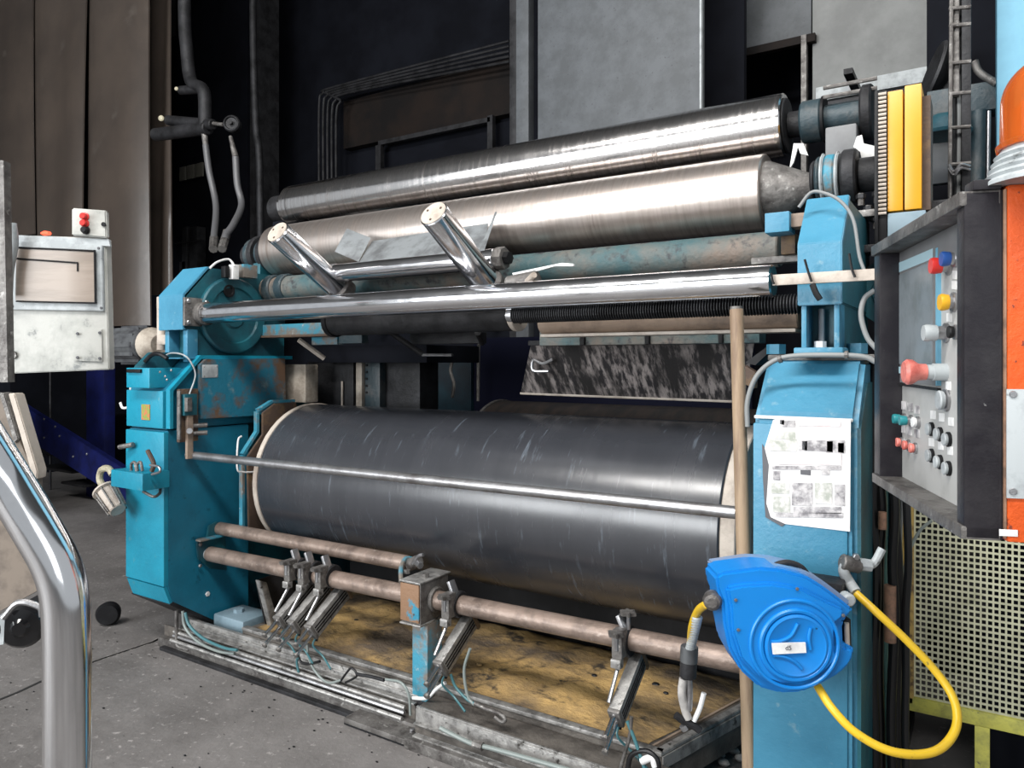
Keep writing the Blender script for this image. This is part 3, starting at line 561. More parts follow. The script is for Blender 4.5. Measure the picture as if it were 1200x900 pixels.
# printed sheet
Yp = 1.781
t_ = thing('printed_sheet', 'torn white printed sheet with blurred pictures on the right end frame', 'sheet', aY(945, 620, Yp))
q = lambda x, y, d=0: aY(x, y, Yp-d)
MB().prism([q(*p) for p in [(906, 492), (916, 489), (997, 491), (996, 623), (920, 614), (903, 606), (898, 590), (901, 545), (896, 525)]], (0, .0015, 0)).build('paper', 'paper', t_)
for (x0, y0, x1, y1, m) in ((916, 493, 932, 500, 'print_grey'), (936, 516, 968, 528, 'print_grey'), (968, 516, 990, 530, 'print_grey'), (901, 515, 934, 528, 'print_green'), (912, 532, 986, 544, 'print_pink'), (905, 546, 986, 550, 'print_grey'),
                        (904, 566, 925, 578, 'print_green'), (928, 566, 952, 592, 'print_grey'), (955, 566, 975, 590, 'print_green'), (978, 568, 990, 592, 'print_grey'), (906, 582, 926, 600, 'print_green'), (908, 601, 988, 606, 'print_grey'), (914, 492, 919, 497, 'print_dark'), (930, 594, 986, 601, 'print_grey'), (935, 494, 985, 499, 'print_pink'), (906, 506, 932, 514, 'print_green'), (938, 551, 950, 556, 'print_dark'), (962, 551, 972, 556, 'print_grey'), (906, 552, 914, 562, 'print_grey'), (940, 517, 946, 527, 'print_dark'), (969, 517, 976, 529, 'print_dark'), (982, 519, 989, 530, 'print_dark')):
    MB().prism([q(x0, y0, .0015), q(x1, y0, .0015), q(x1, y1+1, .0015), q(x0, y1, .0015)], (0, .001, 0)).build('picture', m, t_)
MB().prism([q(*p, .0005) for p in [(896, 525), (901, 545), (898, 590), (903, 606), (920, 614), (916, 617), (897, 606), (894, 560), (893, 520)]], (0, .0005, 0)).build('dirty_edge', 'print_dark', t_)

# ------------------------------------------------------------------ rods between the end frames
t_ = thing('chrome_guide_rod', 'long polished chrome rod across the front above the black roll', 'rod', (-1.6, 1.942, zz(-.206)))
xr = aY(907, 330, 1.942).x
MB().cyl((PL+.04, 1.942, zz(-.206)), (xr, 1.942, zz(-.206)), .043, seg=48, bev=.004).build('rod', 'rod_chrome', t_)
MB().cyl((PL+.02, 1.942, zz(-.206)), (PL+.045, 1.942, zz(-.206)), .036, seg=32).build('rod_end', 'black', t_)
t_ = thing('lead_screw', 'dark threaded lead screw under the right half of the chrome rod', 'screw', (-.9, 1.97, zz(-.15)))
b = MB(); xa = aY(603, 0, 1.97).x; xb = aY(938, 0, 1.97).x; n = 110; pr = []
for k in range(n+1):
    for (du, r) in ((0, .018), (.35, .026), (.65, .026)): pr.append(((k+du)*(xb-xa)/(n+1), r))
b.lathe((xa, 1.965, zz(-.147)), (1, 0, 0), pr, 16); b.build('thread', 'dark_steel', t_, 20)
MB().cyl((xa-.02, 1.965, zz(-.147)), (xa, 1.965, zz(-.147)), .02, seg=16).build('screw_end', 'steel', t_)
# flat bar with zip ties
t_ = thing('flat_cable_bar', 'flat beige bar with black cable ties across the right blue bracket', 'bar', aY(960, 326, 1.82))
a, z = aY(900, 333, 1.82), aY(1032, 318, 1.82)
MB().span(aY(905, 0, 1.82).x, aY(1040, 0, 1.82).x, 1.82, 1.83, a.z-.004, a.z+.022, .002).build('bar', 'cream', t_)
for pts in ([(943, 304), (947, 318), (951, 330)], [(995, 297), (998, 314), (1002, 325)], [(904, 320), (905, 328), (907, 333)]):
    MB().tube([aY(x, y, 1.812) for x, y in pts], .003, 6).build('cable_tie', 'black', t_)
MB().tube([aY(952, 333, 1.812), aY(956, 343, 1.81), aY(961, 351, 1.81)], .007, 8).build('cable_plug', 'black', t_)

t_ = thing('safety_bar', 'slim grey steel safety bar crossing in front of the black roll', 'bar', (-1.7, 1.874, zz(.391)))
MB().cyl(aY(220, 533, 1.874), aY(864, 601, 1.874), .0165, seg=24, bev=.002).build('bar', 'steel', t_)
t_ = thing('wooden_post', 'worn pale brown upright post in front of the right end frame', 'post', aY(878, 800, 1.83))
z_ = aY(863, 362, 1.83); bt = aZ(884, 985, 0.0); bt = Vector((aY(882, 950, 1.80).x, 1.80, 0))
MB().cyl(bt, z_, .0175, .0165, 16, .002).build('post_shaft', 'wood', t_)
MB().cyl(z_-Vector((0, 0, .004)), z_+Vector((0, 0, .006)), .0155, seg=16).build('post_top', 'steel_dirty', t_)
# lower pipes
t_ = thing('stock_guide_pipe', 'long rusty pipe carrying the cylinders in front of the tray', 'pipe', (-1.6, 1.963, zz(.805)))
MB().cyl(aY(246, 649, 1.963), aY(893, 780, 1.963), .0315, seg=28, bev=.004).build('pipe', 'rust_pipe', t_)
MB().cyl(aY(236, 648, 1.963), aY(250, 650, 1.963), .024, seg=20, bev=.004).build('pipe_end', 'cab_grey', t_)
t_ = thing('short_guide_pipe', 'shorter rusty pipe above the long one, ending at the blue post', 'pipe', (-2.1, 2.035, zz(.725)))
MB().cyl(aX(257, 619, -2.80), aY(478, 660, 2.035), .0275, seg=28, bev=.004).build('pipe', 'rust_pipe', t_)
t_ = thing('pipe_bracket', 'small blue pipe bracket bolted on the left end frame', 'bracket', aX(245, 640, -2.81))
br = [aX(x, y, -2.81) for x, y in [(229, 640), (230, 630), (241, 629), (243, 616), (252, 611), (262, 613), (264, 668), (245, 666), (231, 655)]]
MB().prism(br, (.012, 0, 0), .002).build('plate', 'teal', t_)
a, z = aX(229, 632, -2.80), aX(262, 629, -2.80)
MB().span(-2.80, -2.765, a.y, z.y, a.z-.008, a.z, .002).build('shelf', 'blue_worn', t_)
for (x, y) in ((234, 638), (234, 663)): hex_bolt(aX(x, y, -2.80), (1, 0, 0), .008, .008).build('bolt', 'steel', t_)

# post with clamp box
t_ = thing('support_post', 'chipped blue support post with a rust-brown clamp box around the pipe', 'post', (-1.63, 1.96, .02))
xl, xr_ = aY(471, 0, 1.89).x, aY(493, 0, 1.89).x
zt, zb2 = aY(493, 685, 1.89).z, aY(493, 733, 1.89).z
MB().span(xl, xr_, 1.89, 2.04, zb2, zt, .003).build('clamp_box', 'steel_dirty', t_)
MB().span(xl-.002, xr_-.004, 1.884, 1.892, zb2+.006, zt-.004, .002).build('box_front', 'rust_blue', t_)
MB().span(xl-.004, xr_+.004, 1.882, 2.05, zt, zt+.006, .002).build('top_plate', 'alu', t_)
MB().span(xl-.004, xr_+.004, 1.882, 2.05, zb2-.006, zb2, .002).build('bottom_plate', 'alu', t_)
MB().cyl((xr_, 1.963, zz(.805)), (xr_+.015, 1.963, zz(.805)), .042, seg=28, bev=.003).build('bush', 'steel_dirty', t_)
pxl, pxr = aY(483, 0, 1.92).x, aY(501, 0, 1.92).x
MB().span(pxl, pxr, 1.92, 2.0, .02, zb2-.006, .004).build('post_tube', 'blue_worn', t_)
MB().span(pxl-.004, pxr+.004, 1.915, 2.005, .02, .10, .003).build('shoe', 'dark_steel', t_)
MB().tube([aY(470, 682, 1.90), aY(470, 665, 1.95), aY(475, 655, 1.99), aY(484, 655, 2.02)], .008, 8).build('bracket_strap', 'blue_worn', t_)
for (x, y) in ((477, 677), (499, 668)): p = aY(x, y, 1.95); MB().cyl((p.x, 1.95, zt+.006), (p.x, 1.95, zt+.018), .012, seg=6).build('bolt', 'steel_dirty', t_)
t_ = thing('wing_clamp', 'small steel wing clamp at the end of the shorter pipe', 'clamp', aY(487, 660, 2.0))
MB().cyl(aY(480, 662, 2.0), aY(491, 657, 2.0), .022, seg=14).build('clamp_body', 'steel_dirty', t_)
MB().tube([aY(484, 661, 1.97), aY(490, 652, 1.97), aY(496, 650, 1.97)], .006, 8).build('wing', 'steel', t_)
MB().cyl(aY(489, 660, 1.96), aY(493, 663, 1.95), .012, seg=6).build('nut', 'steel', t_)

# ------------------------------------------------------------------ tray, rails on the floor
Xl, Yf = aY(185, 755, 1.875).x, 1.875
t_ = thing('base_channel', 'grey steel channel along the floor left of the support post', 'channel', (-2.4, 1.9, 0))
xm = aY(488, 850, 1.875).x
MB().span(Xl, xm, 1.875, 1.93, 0.0, .04, .003).build('foot_flange', 'steel_dirty', t_)
MB().span(Xl, xm-.03, 1.905, 1.912, .035, .085, .002).build('web', 'tray', t_)
MB().span(Xl+.1, xm-.03, 1.898, 1.925, .088, .094, .002).build('web_flange', 'alu', t_)
MB().span(Xl+.15, xm-.03, 1.918, 1.926, .108, .114, .002).build('web_flange', 'alu', t_)
MB().span(Xl+.05, xm-.2, 1.850, 1.874, .0, .014, .002).build('floor_strip', 'dark_steel', t_)
MB().span(Xl+.15, xm-.03, 1.925, 1.942, .02, .13, .003).build('rear_web', 'alu', t_)
MB().span(Xl, xm, 1.90, 1.943, .02, .035, .001).build('channel_floor', 'tray', t_)
t_ = thing('base_channel', 'grey steel channel along the floor right of the support post', 'channel', (-1, 1.8, 0))
MB().span(xm+.01, -.60, 1.80, 1.83, 0.0, .035, .003).build('foot_flange', 'steel_dirty', t_)
MB().span(xm+.03, -.62, 1.835, 1.845, .03, .12, .002).build('web', 'alu', t_)
MB().span(xm+.03, -.62, 1.845, 1.94, .112, .122, .002).build('top_flange', 'tray', t_)
MB().span(xm+.03, -.62, 1.824, 1.836, .072, .078, .001).build('rib', 'alu', t_)
MB().span(xm+.03, -.62, 1.818, 1.836, .034, .040, .001).build('rib', 'alu', t_)
MB().span(xm+.03, -.62, 1.838, 1.846, .119, .126, .001).build('rib', 'alu', t_)
MB().span(xm+.03, -.62, 1.832, 1.836, .044, .066, .001).build('painted_gap_shade', 'tray', t_)  # dark strip painted in for the shade between the ribs
t_ = thing('post_base_plate', 'stacked black and grey base plates under the support post', 'plate', (-1.6, 1.9, 0))
a = aY(492, 860, 1.84)
MB().span(a.x-.30, a.x, 1.80, 1.98, .012, .03, .002).build('plate', 'steel_dirty', t_)
MB().span(a.x-.31, a.x+.008, 1.81, 2.0, 0, .012, .002).build('shim', 'dark_steel', t_)
hex_bolt((a.x-.04, 1.85, .03), (0, 0, 1), .009, .01).build('bolt', 'steel', t_)
# conduits along channel
for (y, zc, m, lb) in ((1.888, .078, 'alu', 'topmost slim grey air tube along the left floor channel'), (1.885, .062, 'steel', 'middle slim shiny metal air tube along the left floor channel'), (1.872, .047, 'alu', 'lowest slim grey air tube along the left floor channel')):
    tag(MB().tube([(Xl+.10, y, zc), (-2.2, y, zc), (xm-.06, y, zc)], .0075, 8, False).build('air_tube', m), lb, 'tube')
hose('air_hose', [aY(x, y, 1.86) for x, y in [(214, 716), (217, 735), (232, 752), (255, 763), (275, 766)]], .006, 'clear_hose', 'pale green air hose curving down from the left frame to the channel', 'hose')
hose('air_hose', [aY(x, y, 1.85) for x, y in [(217, 718), (222, 733), (238, 748), (262, 759), (278, 762)]], .006, 'teal_hose', 'blue-green air hose beside the pale one at the channel start', 'hose')
tag(MB().tube([aY(207, 715, 1.88), aY(207, 745, 1.88), aY(209, 757, 1.88), aY(222, 762, 1.88)], .008, 8).build('conduit_drop', 'steel_dirty'), 'short grey conduit dropping to the channel below the left frame', 'conduit')
# second: white hose right channel
hose('air_hose', [aY(x, y, 1.80) for x, y in [(516, 853), (525, 858), (545, 868), (560, 874), (580, 878)]]+[aY(700, 912, 1.80)], .007, 'clear_hose', 'whitish air hose lying along the right floor channel', 'hose', end=[(aY(555, 871, 1.80), aY(566, 875, 1.80), .013)])

# tray
t_ = thing('drip_tray', 'shallow grey steel drip tray under the black roll, caked with yellow powder', 'tray', (-1.5, 2.3, .08))
xs0 = -2.55; cor = aY(776, 887, 1.95); zl = cor.z
zl = .14; bk = Vector((-.60, 2.42, zl))
fr = Vector((cor.x, 1.95, zl))
MB().prism([Vector((xs0, 1.95, zl)), fr, bk, Vector((-.60, 3.1, zl)), Vector((xs0, 3.1, zl))], (0, 0, -.10)).build('tray_body', 'tray', t_)
MB().span(xs0, fr.x, 1.945, 1.972, zl, zl+.012, .002).build('front_lip', 'alu', t_)
d = (bk-fr).normalized(); n = Vector((-d.y, d.x, 0))
MB().prism([fr, bk, bk+n*.025, fr+n*.025], (0, 0, .012), .002).build('end_lip', 'alu', t_)
MB().prism([fr-n*.004, bk-n*.004, bk, fr], (0, 0, -.035)).build('end_flange', 'alu', t_)
MB().prism([fr+n*.045+d*.02, bk+n*.045, bk+n*.052, fr+n*.052+d*.02], (0, 0, .006)).build('end_lip', 'rust_beige', t_)
nx, ny = 90, 44; vs, fs = [], []
for j in range(ny+1):
    for i in range(nx+1):
        u, v_ = i/nx, j/ny; y = 1.99+v_*.56; xe = -.80 if y < 2.0 else min(-.66, -.80+(y-2.0)*.35)
        x = xs0+.03+(xe-xs0-.03)*u; e = min(1, 8*min(u, 1-u, v_, 1-v_))
        n_ = math.sin(9*x+3*y)*math.sin(7*y+x)+.6*math.sin(23*x+11*y)*math.sin(17*y-5*x)+.5*math.sin(41*x-31*y+2)
        vs.append((x, y, zl+.002+e*(.010+.007*n_+.02*v_)+random.uniform(0, .003)*e))
for j in range(ny):
    for i in range(nx): k = j*(nx+1)+i; fs.append([k, k+1, k+nx+2, k+nx+1])
o = MB().add(vs, fs).build('powder_layer', 'powder', t_, 60); o['kind'] = 'stuff'
# clumps
MB().span(xs0, -.62, 2.56, 2.58, zl, .52).build('shade_sheet', 'black', t_)  # black sheet added so the space under the roll goes dark
for k in range(26):
    x, y = random.uniform(-2.2, -.85), random.uniform(2.05, 2.6)
    MB().ball((x, y, zl+.02), random.uniform(.005, .012), (1.3, 1, .6), 8).build('crumb', 'black' if k % 3 else 'powder', t_)
# side plates at left of tray
t_ = thing('tray_side_guide', 'grey slanted metal guide sheet with angle bar at the left tray end', 'plate', aX(340, 720, -2.50))
MB().prism([aX(x, y, -2.52) for x, y in [(299, 680), (335, 668), (352, 690), (340, 735), (322, 752), (312, 740)]], (.006, 0, 0)).build('sheet', 'dark_steel', t_)
MB().prism([aX(x, y, -2.50) for x, y in [(299, 679), (307, 681), (325, 742), (316, 745)]], (.03, 0, 0), .002).build('angle_bar', 'alu', t_)
for (x, y) in ((306, 688), (319, 735)): hex_bolt(aX(x, y, -2.468), (1, 0, 0), .006, .005).build('bolt', 'steel_dirty', t_)

# pneumatic cylinder units: local frame at pipe axis, body runs towards -Y and down
PZ = zz(.805); PY = 1.963
def cylinder_unit(X, label, knobs=2, group='air cylinders hung on the long pipe', hose_col=True):
    t_ = thing('air_cylinder', label, 'cylinder', (X, PY, PZ), group)
    MB().lathe((X-.018, PY, PZ), (1, 0, 0), [(0, .040), (.004, .044), (.032, .044), (.036, .040)], 24).build('clamp_ring', 'dark_steel', t_)
    MB().span(X-.016, X+.016, PY-.068, PY-.028, PZ-.03, PZ+.05, .005).build('clamp_block', 'steel_dirty', t_)
    k0 = Vector((X-.004, PY-.035, PZ+.05)); st = []
    for j in range(knobs):
        kp = Vector((X+.012*j, PY-.068+.055*j, PZ+.035+.045*j)); 
        b = MB(); vs = []
        for i in range(24):
            an = 2*math.pi*i/24; r = .021+.005*math.cos(6*an); vs.append(kp+Vector((r*math.cos(an), r*math.sin(an), 0)))
        b.prism(vs, (0, -.004, .014), .002); b.build('star_knob', 'steel_dirty', t_)
        MB().cyl(kp-Vector((0, 0, .04)), kp, .006, seg=8).build('knob_stem', 'steel', t_)
    MB().box((X-.002, PY-.02, PZ+.055), (.012, .03, .055), Matrix.Rotation(-.45, 3, 'Y'), .002).build('wing_plate', 'steel', t_)
    MB().span(X-.016, X+.014, PY-.075, PY-.05, PZ-.055, PZ-.03, .003).build('clamp_foot', 'alu', t_)
    d = Vector((0, -math.cos(math.radians(33)), -math.sin(math.radians(33)))); up = Vector((0, -math.sin(math.radians(33)), math.cos(math.radians(33))))
    p0 = Vector((X+.02, PY+.045, PZ-.065)); L = .185
    rot = Matrix((Vector((1, 0, 0)), -d, up)).transposed()
    MB().cyl((X, PY-.055, PZ-.05), p0+d*(L-.01)+up*.035+Vector((-.02, 0, 0)), .006, seg=8).build('hanger_rod', 'steel', t_)
    cy_ = MB().box(p0+d*L/2, (.034, L, .062), rot, .003).build('cylinder_body', 'alu', t_)
    for s_ in (-.012, .0, .012): MB().box(p0+d*L/2+up*s_+Vector((.0175, 0, 0)), (.002, L*.96, .005), rot).build('groove', 'black', cy_)
    MB().box(p0+d*(L+.006), (.036, .012, .064), rot, .003).build('end_plate', 'steel_dirty', t_)
    MB().box(p0-d*.008, (.038, .016, .085), rot, .003).build('rear_plate', 'brown_plate', t_)
    for s_, l_ in ((.017, .075), (-.014, .095)): 
        pr_ = MB().cyl(p0+d*L+up*s_, p0+d*(L+l_)+up*s_, .0065, seg=12).build('piston_rod', 'chrome', t_)
        MB().cyl(p0+d*(L+l_)+up*s_, p0+d*(L+l_+.008)+up*s_, .010, seg=8).build('rod_nut', 'steel_dirty', pr_)
    e = p0+d*(L-.005)+up*(-.035)
    MB().tube([e, e+Vector((.0, -.02, -.03)), e+Vector((.03, -.0, -.07)), e+Vector((.09, -.02, -.095))], .0035, 6).build('air_line', 'teal_hose', t_)
    MB().cyl(e, e+Vector((0, -.006, -.018)), .006, seg=8).build('fitting', 'black', t_)
    return t_
xp = lambda x: aY(x, 700, PY).x
cylinder_unit(xp(352), 'leftmost air cylinder of the crowded group of three at the left tray end', 1)
cylinder_unit(xp(368), 'middle air cylinder of the crowded group of three at the left tray end', 1)
cylinder_unit(xp(388), 'right air cylinder of the crowded group of three, with the long grooved body', 1)
cylinder_unit(xp(536), 'air cylinder on the pipe just right of the blue support post', 1)
cylinder_unit(xp(734), 'air cylinder with two star knobs on the pipe near the blue hose reel', 2)
# tangle of small hoses and fittings
def small_hoses(specs, Y):
    for (pts, r, m, lb) in specs: hose('air_hose', [aY(x, y, Y) for x, y in pts], r, m, lb, 'hose')
small_hoses([([(348, 762), (352, 775), (362, 778), (375, 775)], .005, 'black_cable', 'black air hose tangled below the group of three cylinders'),
             ([(360, 756), (362, 772), (372, 790), (385, 800), (400, 797)], .0045, 'clear_hose', 'pale hose looping from the cylinder group to the channel'),
             ([(352, 760), (348, 775), (350, 788)], .0045, 'teal_hose', 'short turquoise hose below the cylinder group'),
             ([(398, 800), (405, 790), (412, 783), (418, 792), (405, 800)], .004, 'black_cable', 'small black loop of hose left of the support post'),
             ([(418, 790), (435, 793), (450, 797)], .006, 'dark_steel', 'dark chain of fittings along the tray lip'),
             ([(452, 796), (470, 800), (479, 815), (481, 838)], .0045, 'clear_hose', 'thin whitish hose arching down left of the support post'),
             ([(484, 818), (500, 818), (511, 808), (522, 800)], .006, 'white', 'white hose wrapped around the foot of the support post'),
             ([(551, 760), (544, 785), (548, 815), (556, 826)], .005, 'clear_hose', 'pale upright hose between the support post and the tray'),
             ([(528, 790), (534, 805), (548, 820), (560, 826)], .0045, 'teal_hose', 'turquoise hose from the cylinder beside the support post'),
             ], 1.88)
small_hoses([([(556, 824), (568, 830), (585, 836), (592, 843), (588, 846), (580, 840)], .006, 'steel_dirty', 'grey fitting and hose coil on the right channel flange'),
             ([(735, 845), (745, 870), (755, 900), (758, 915)], .005, 'teal_hose', 'turquoise hose hanging from the star knob cylinder'),
             ([(740, 840), (738, 862), (730, 890), (725, 910)], .005, 'steel_dirty', 'grey hose hanging beside the turquoise one'),
             ([(735, 905), (740, 885), (757, 880), (770, 890), (772, 905)], .007, 'black_cable', 'black hose arch at the front tray corner'),
             ([(752, 892), (764, 888), (768, 898)], .010, 'white', 'white fitting inside the black hose arch')], 1.84)
b = MB()
for k in range(9): b.ball((aY(488, 0, 1.86).x+.01*k, 1.86, .05), .001)
# rag debris on floor right
for i, (x, y) in enumerate(((860, 884), (843, 888), (868, 893), (848, 898), (830, 893))):
    p = aZ(x, y, .0); tag(MB().ball(p+Vector((0, 0, .012)), .014, (1.4, 1, .8), 8).build('debris_lump', 'glove'), 'pale debris lump on the dark floor under the right tray end', 'debris', 'debris lumps under the tray end')['group'] = 'debris lumps under the tray end'
# pale flat tool in tray: hanging air gun
t_ = thing('air_gun', 'air blow gun with dark sleeve and pale handle hanging from the reel hose', 'air gun', aD(815, 800, 1.72))
g = lambda x, y, d=1.72: aD(x, y, d)
MB().cyl(g(808, 758), g(806, 794), .0195, .0195, 20, .003).build('sleeve', 'dark_steel', t_)
MB().cyl(g(808, 757), g(807, 776), .0205, .0205, 20, .002).build('collar', 'motor', t_)
MB().tube([g(801, 795), g(799, 812), g(802, 828), g(806, 842)], .010, 12).build('handle', 'glove', t_)
MB().tube([g(807, 795), g(808, 812), g(807, 832)], .008, 10).build('lever', 'steel', t_)
MB().tube([g(792, 838), g(803, 846), g(812, 850), g(820, 856)], .009, 10).build('body', 'dark_steel', t_)
MB().tube([g(813, 845), g(820, 830), g(825, 812)], .006, 10).build('nozzle', 'white', t_)
MB().cyl(g(800, 850), g(803, 855), .009, seg=8).build('fitting', 'steel', t_)

# ------------------------------------------------------------------ hose reel
D0 = 1.50
t_ = thing('hose_reel', 'bright blue plastic hose reel with a small white label, mounted on the frame', 'hose reel', aD(925, 815, 1.6))
g = lambda x, y, d=D0: aD(x, y, d)
out = [(839, 676), (846, 671), (890, 665), (915, 667), (945, 675), (965, 687), (985, 702), (1000, 714), (999, 718), (990, 726), (988, 731), (989, 758), (995, 760), (1001, 757), (1001, 768), (997, 778), (985, 790), (962, 803), (940, 812), (915, 813), (890, 806), (868, 786), (854, 760), (848, 730), (846, 705), (840, 690)]
MB().prism([g(*p) for p in out], VV*.09, .006).build('housing', 'reel_blue', t_)
MB().prism([g(x, y, D0-.012) for x, y in [(852, 690), (870, 686), (905, 684), (940, 690), (968, 704), (990, 714), (988, 724), (980, 730), (978, 760), (984, 770), (970, 786), (940, 800), (915, 802), (888, 794), (868, 772), (858, 740), (856, 710)]], VV*.02, .005).build('front_face', 'reel_blue', t_)
MB().prism([g(x, y, D0+.02) for x, y in [(843, 670), (888, 663), (915, 664), (947, 671), (968, 683), (998, 706), (992, 712), (960, 694), (940, 684), (910, 678), (885, 679), (846, 684)]], VV*.10, .004).build('dusty_top', 'reel_dust', t_)
def ring(cx, cy, R_, tr, dd, m, par, sx=1, nm='ring'):
    pts = [g(cx, cy, dd)+RV*(R_*math.cos(k*math.pi/24)*sx)+UP*(R_*math.sin(k*math.pi/24)) for k in range(49)]
    return MB().tube(pts, tr, 8, False).build(nm, m, par)
cx, cy = 932, 756; pm = D0/FP
ring(cx-1, cy-1, 51*pm, .004, D0-.012, 'reel_blue', t_); ring(cx, cy, 40*pm, .0055, D0-.012, 'reel_blue', t_); 
MB().lathe(g(cx, cy, D0-.008), -VV, [(0, 38*pm), (.008, 37*pm), (.010, 34*pm), (.008, 32*pm)], 48).build('hub_disc', 'reel_blue', t_)
for pts in ([(904, 752), (915, 751), (927, 745), (935, 731)], [(950, 736), (948, 748), (950, 761)], [(907, 768), (920, 770), (932, 776), (940, 784)]):
    MB().tube([g(x, y, D0-.017) for x, y in pts], .0035, 8).build('swirl_rib', 'reel_blue', t_)
MB().prism([g(x, y, D0-.022) for x, y in [(904.5, 754), (944, 753), (945, 765), (906, 767)]], VV*.003).build('label', 'white', t_)
for (x, y) in ((862, 703), (934, 690), (865, 738), (905, 738), (956, 736), (988, 721), (958, 780)): hex_bolt(g(x, y, D0-.013), -VV, .0035, .003).build('screw', 'print_dark', t_)
MB().tube([g(899, 672, D0+.05), g(905, 664, D0+.05), g(922, 659, D0+.05), g(938, 664, D0+.05), g(948, 676, D0+.05), g(950, 682, D0+.05)], .006, 10).build('carry_handle', 'dark_steel', t_)
MB().prism([g(x, y, D0+.03) for x, y in [(989, 728), (997, 726), (998, 758), (989, 760)]], VV*.04).build('side_bracket', 'dark_steel', t_)
MB().cyl(g(992, 730, D0+.02), g(993, 758, D0+.02), .005, seg=10).build('bracket_pin', 'cream', t_)
MB().lathe(g(990, 700, D0+.06), -VV, [(0, .014), (.02, .014), (.024, .010)], 16).build('swivel', 'cab_grey', t_)
MB().span(aY(880, 0, 1.7).x, aY(985, 0, 1.7).x, 1.72, 1.785, g(930, 790).z, g(930, 700).z, .004).build('wall_bracket', 'dark_steel', t_)
MB().lathe(g(835, 701, D0+.03), -VV+RV*-.3, [(0, .018), (.02, .020), (.03, .016), (.034, .010)], 24).build('hose_stop', 'steel_dirty', t_)
# text on label
def text(s, p, size, m, par, dirx, name='lettering'):
    cu = bpy.data.curves.new(name, 'FONT'); cu.body = s; cu.size = size; cu.extrude = .0004; cu.align_x = 'CENTER'; cu.align_y = 'CENTER'
    tmp = bpy.data.objects.new('tmp', cu); C.collection.objects.link(tmp); dg = bpy.context.evaluated_depsgraph_get(); me = bpy.data.meshes.new_from_object(tmp.evaluated_get(dg))
    bpy.data.objects.remove(tmp); me.materials.append(MT[m]); o = bpy.data.objects.new(name, me); C.collection.objects.link(o); o.parent = par
    off = Vector((0, 0, 0)); q = par
    while q: off += q.location; q = q.parent
    o.location = Vector(p)-off; n = dirx.cross(UP); o.rotation_euler = Matrix((dirx, UP, n)).transposed().to_euler(); return o
text('d5', g(924, 759.5, D0-.0225), .013, 'print_dark', t_, RV)
# yellow hoses
hose('reel_hose', [g(828, 708, D0+.01), g(818, 716, 1.56), g(811, 735, 1.62), g(809, 757, 1.70)], .0085, 'hose_yellow', 'short yellow hose with spring sleeve from the reel to the air gun', 'hose')
b = MB()
for k in range(14):
    t = k/13; p = g(817, 722, 1.575).lerp(g(809, 757, 1.70), t); b.lathe(p-Vector((0, 0, .001)), (0.1, 0, -1), [(0, .0105), (.003, .0115), (.006, .0105)], 14)
tag(b.build('spring_sleeve', 'cab_grey'), 'pale spring sleeve around the hose above the air gun', 'sleeve')
hose('supply_hose', [g(958, 804, 1.52), g(975, 830, 1.48), g(1002, 858, 1.45), g(1040, 879, 1.43), g(1078, 884, 1.43), g(1105, 875, 1.44), g(1121, 850, 1.46), g(1117, 818, 1.49), g(1095, 785, 1.52), g(1062, 750, 1.54), g(1030, 720, 1.56), g(1003, 695, 1.60)], .0085, 'hose_yellow', 'long yellow air hose looping from the reel up to the tap', 'hose')
t_ = thing('air_tap', 'dusty ball valve and elbow on the right end frame edge', 'valve', g(1000, 660, 1.65))
g2 = lambda x, y, d=1.63: aD(x, y, d)
MB().tube([g2(1003, 694, 1.61), g2(995, 682), g2(989, 670), g2(991, 662)], .012, 12).build('elbow', 'cab_grey', t_)
MB().cyl(g2(986, 658), g2(1008, 664), .018, .016, 14, .003).build('tap_body', 'steel_dirty', t_)
MB().cyl(g2(1006, 661), g2(1020, 663), .014, .014, 8).build('union', 'cab_grey', t_)
MB().tube([g2(1018, 663), g2(1025, 659), g2(1034, 643)], .009, 10).build('lever', 'cab_grey', t_)
hex_bolt(g2(1002, 652), -VV, .008, .01).build('bolt', 'steel', t_)
MB().lathe(g2(990, 700, 1.66), -VV, [(0, .014), (.012, .014), (.016, .009)], 16).build('plug', 'cab_grey', t_)

# ------------------------------------------------------------------ middle of the mill: trolley, drums, plates
t_ = thing('dark_drum', 'dark greasy drum under the chrome rod with pale end cap', 'drum', (-1.8, 2.15, zz(-.165)))
x0, x1 = aY(392, 377, 2.15).x, aY(603, 368, 2.15).x
MB().cyl((x0, 2.15, zz(-.165)), (x1, 2.15, zz(-.165)), .058, seg=40, bev=.004).build('shell', 'dark_steel', t_)
MB().cyl((x0-.012, 2.15, zz(-.165)), (x0+.01, 2.15, zz(-.165)), .064, seg=40).build('rim', 'black', t_)
MB().cyl((x1, 2.15, zz(-.165)), (x1+.022, 2.15, zz(-.165)), .060, seg=32, bev=.003).build('end_cap', 'cream', t_)
for an in (.5, 2.6, 4.7): hex_bolt((x1+.022, 2.15+.036*math.cos(an), zz(-.165)+.03*math.sin(an)), (1, 0, 0), .006, .005).build('bolt', 'brown_plate', t_)
t_ = thing('cross_cylinder', 'short chromed cylinder lying between the two slanted stubs', 'cylinder', (-1.8, 2.1, zz(-.354)))
x0, x1 = aY(392, 320, 2.1).x, aY(582, 303, 2.1).x
MB().cyl((x0, 2.1, zz(-.354)), (x1, 2.1, zz(-.354)), .036, seg=36, bev=.004).build('tube', 'rod_chrome', t_)
MB().cyl((x0-.012, 2.1, zz(-.354)), (x0+.012, 2.1, zz(-.354)), .039, seg=36, bev=.003).build('collar', 'steel', t_)
MB().cyl((x1, 2.1, zz(-.354)), (x1+.035, 2.1, zz(-.354)), .040, seg=8, bev=.003).build('end_block', 'steel_dirty', t_)
MB().cyl((x1+.03, 2.1, zz(-.354)), (x1+.055, 2.1, zz(-.354)), .022, seg=6).build('end_nut', 'black', t_)
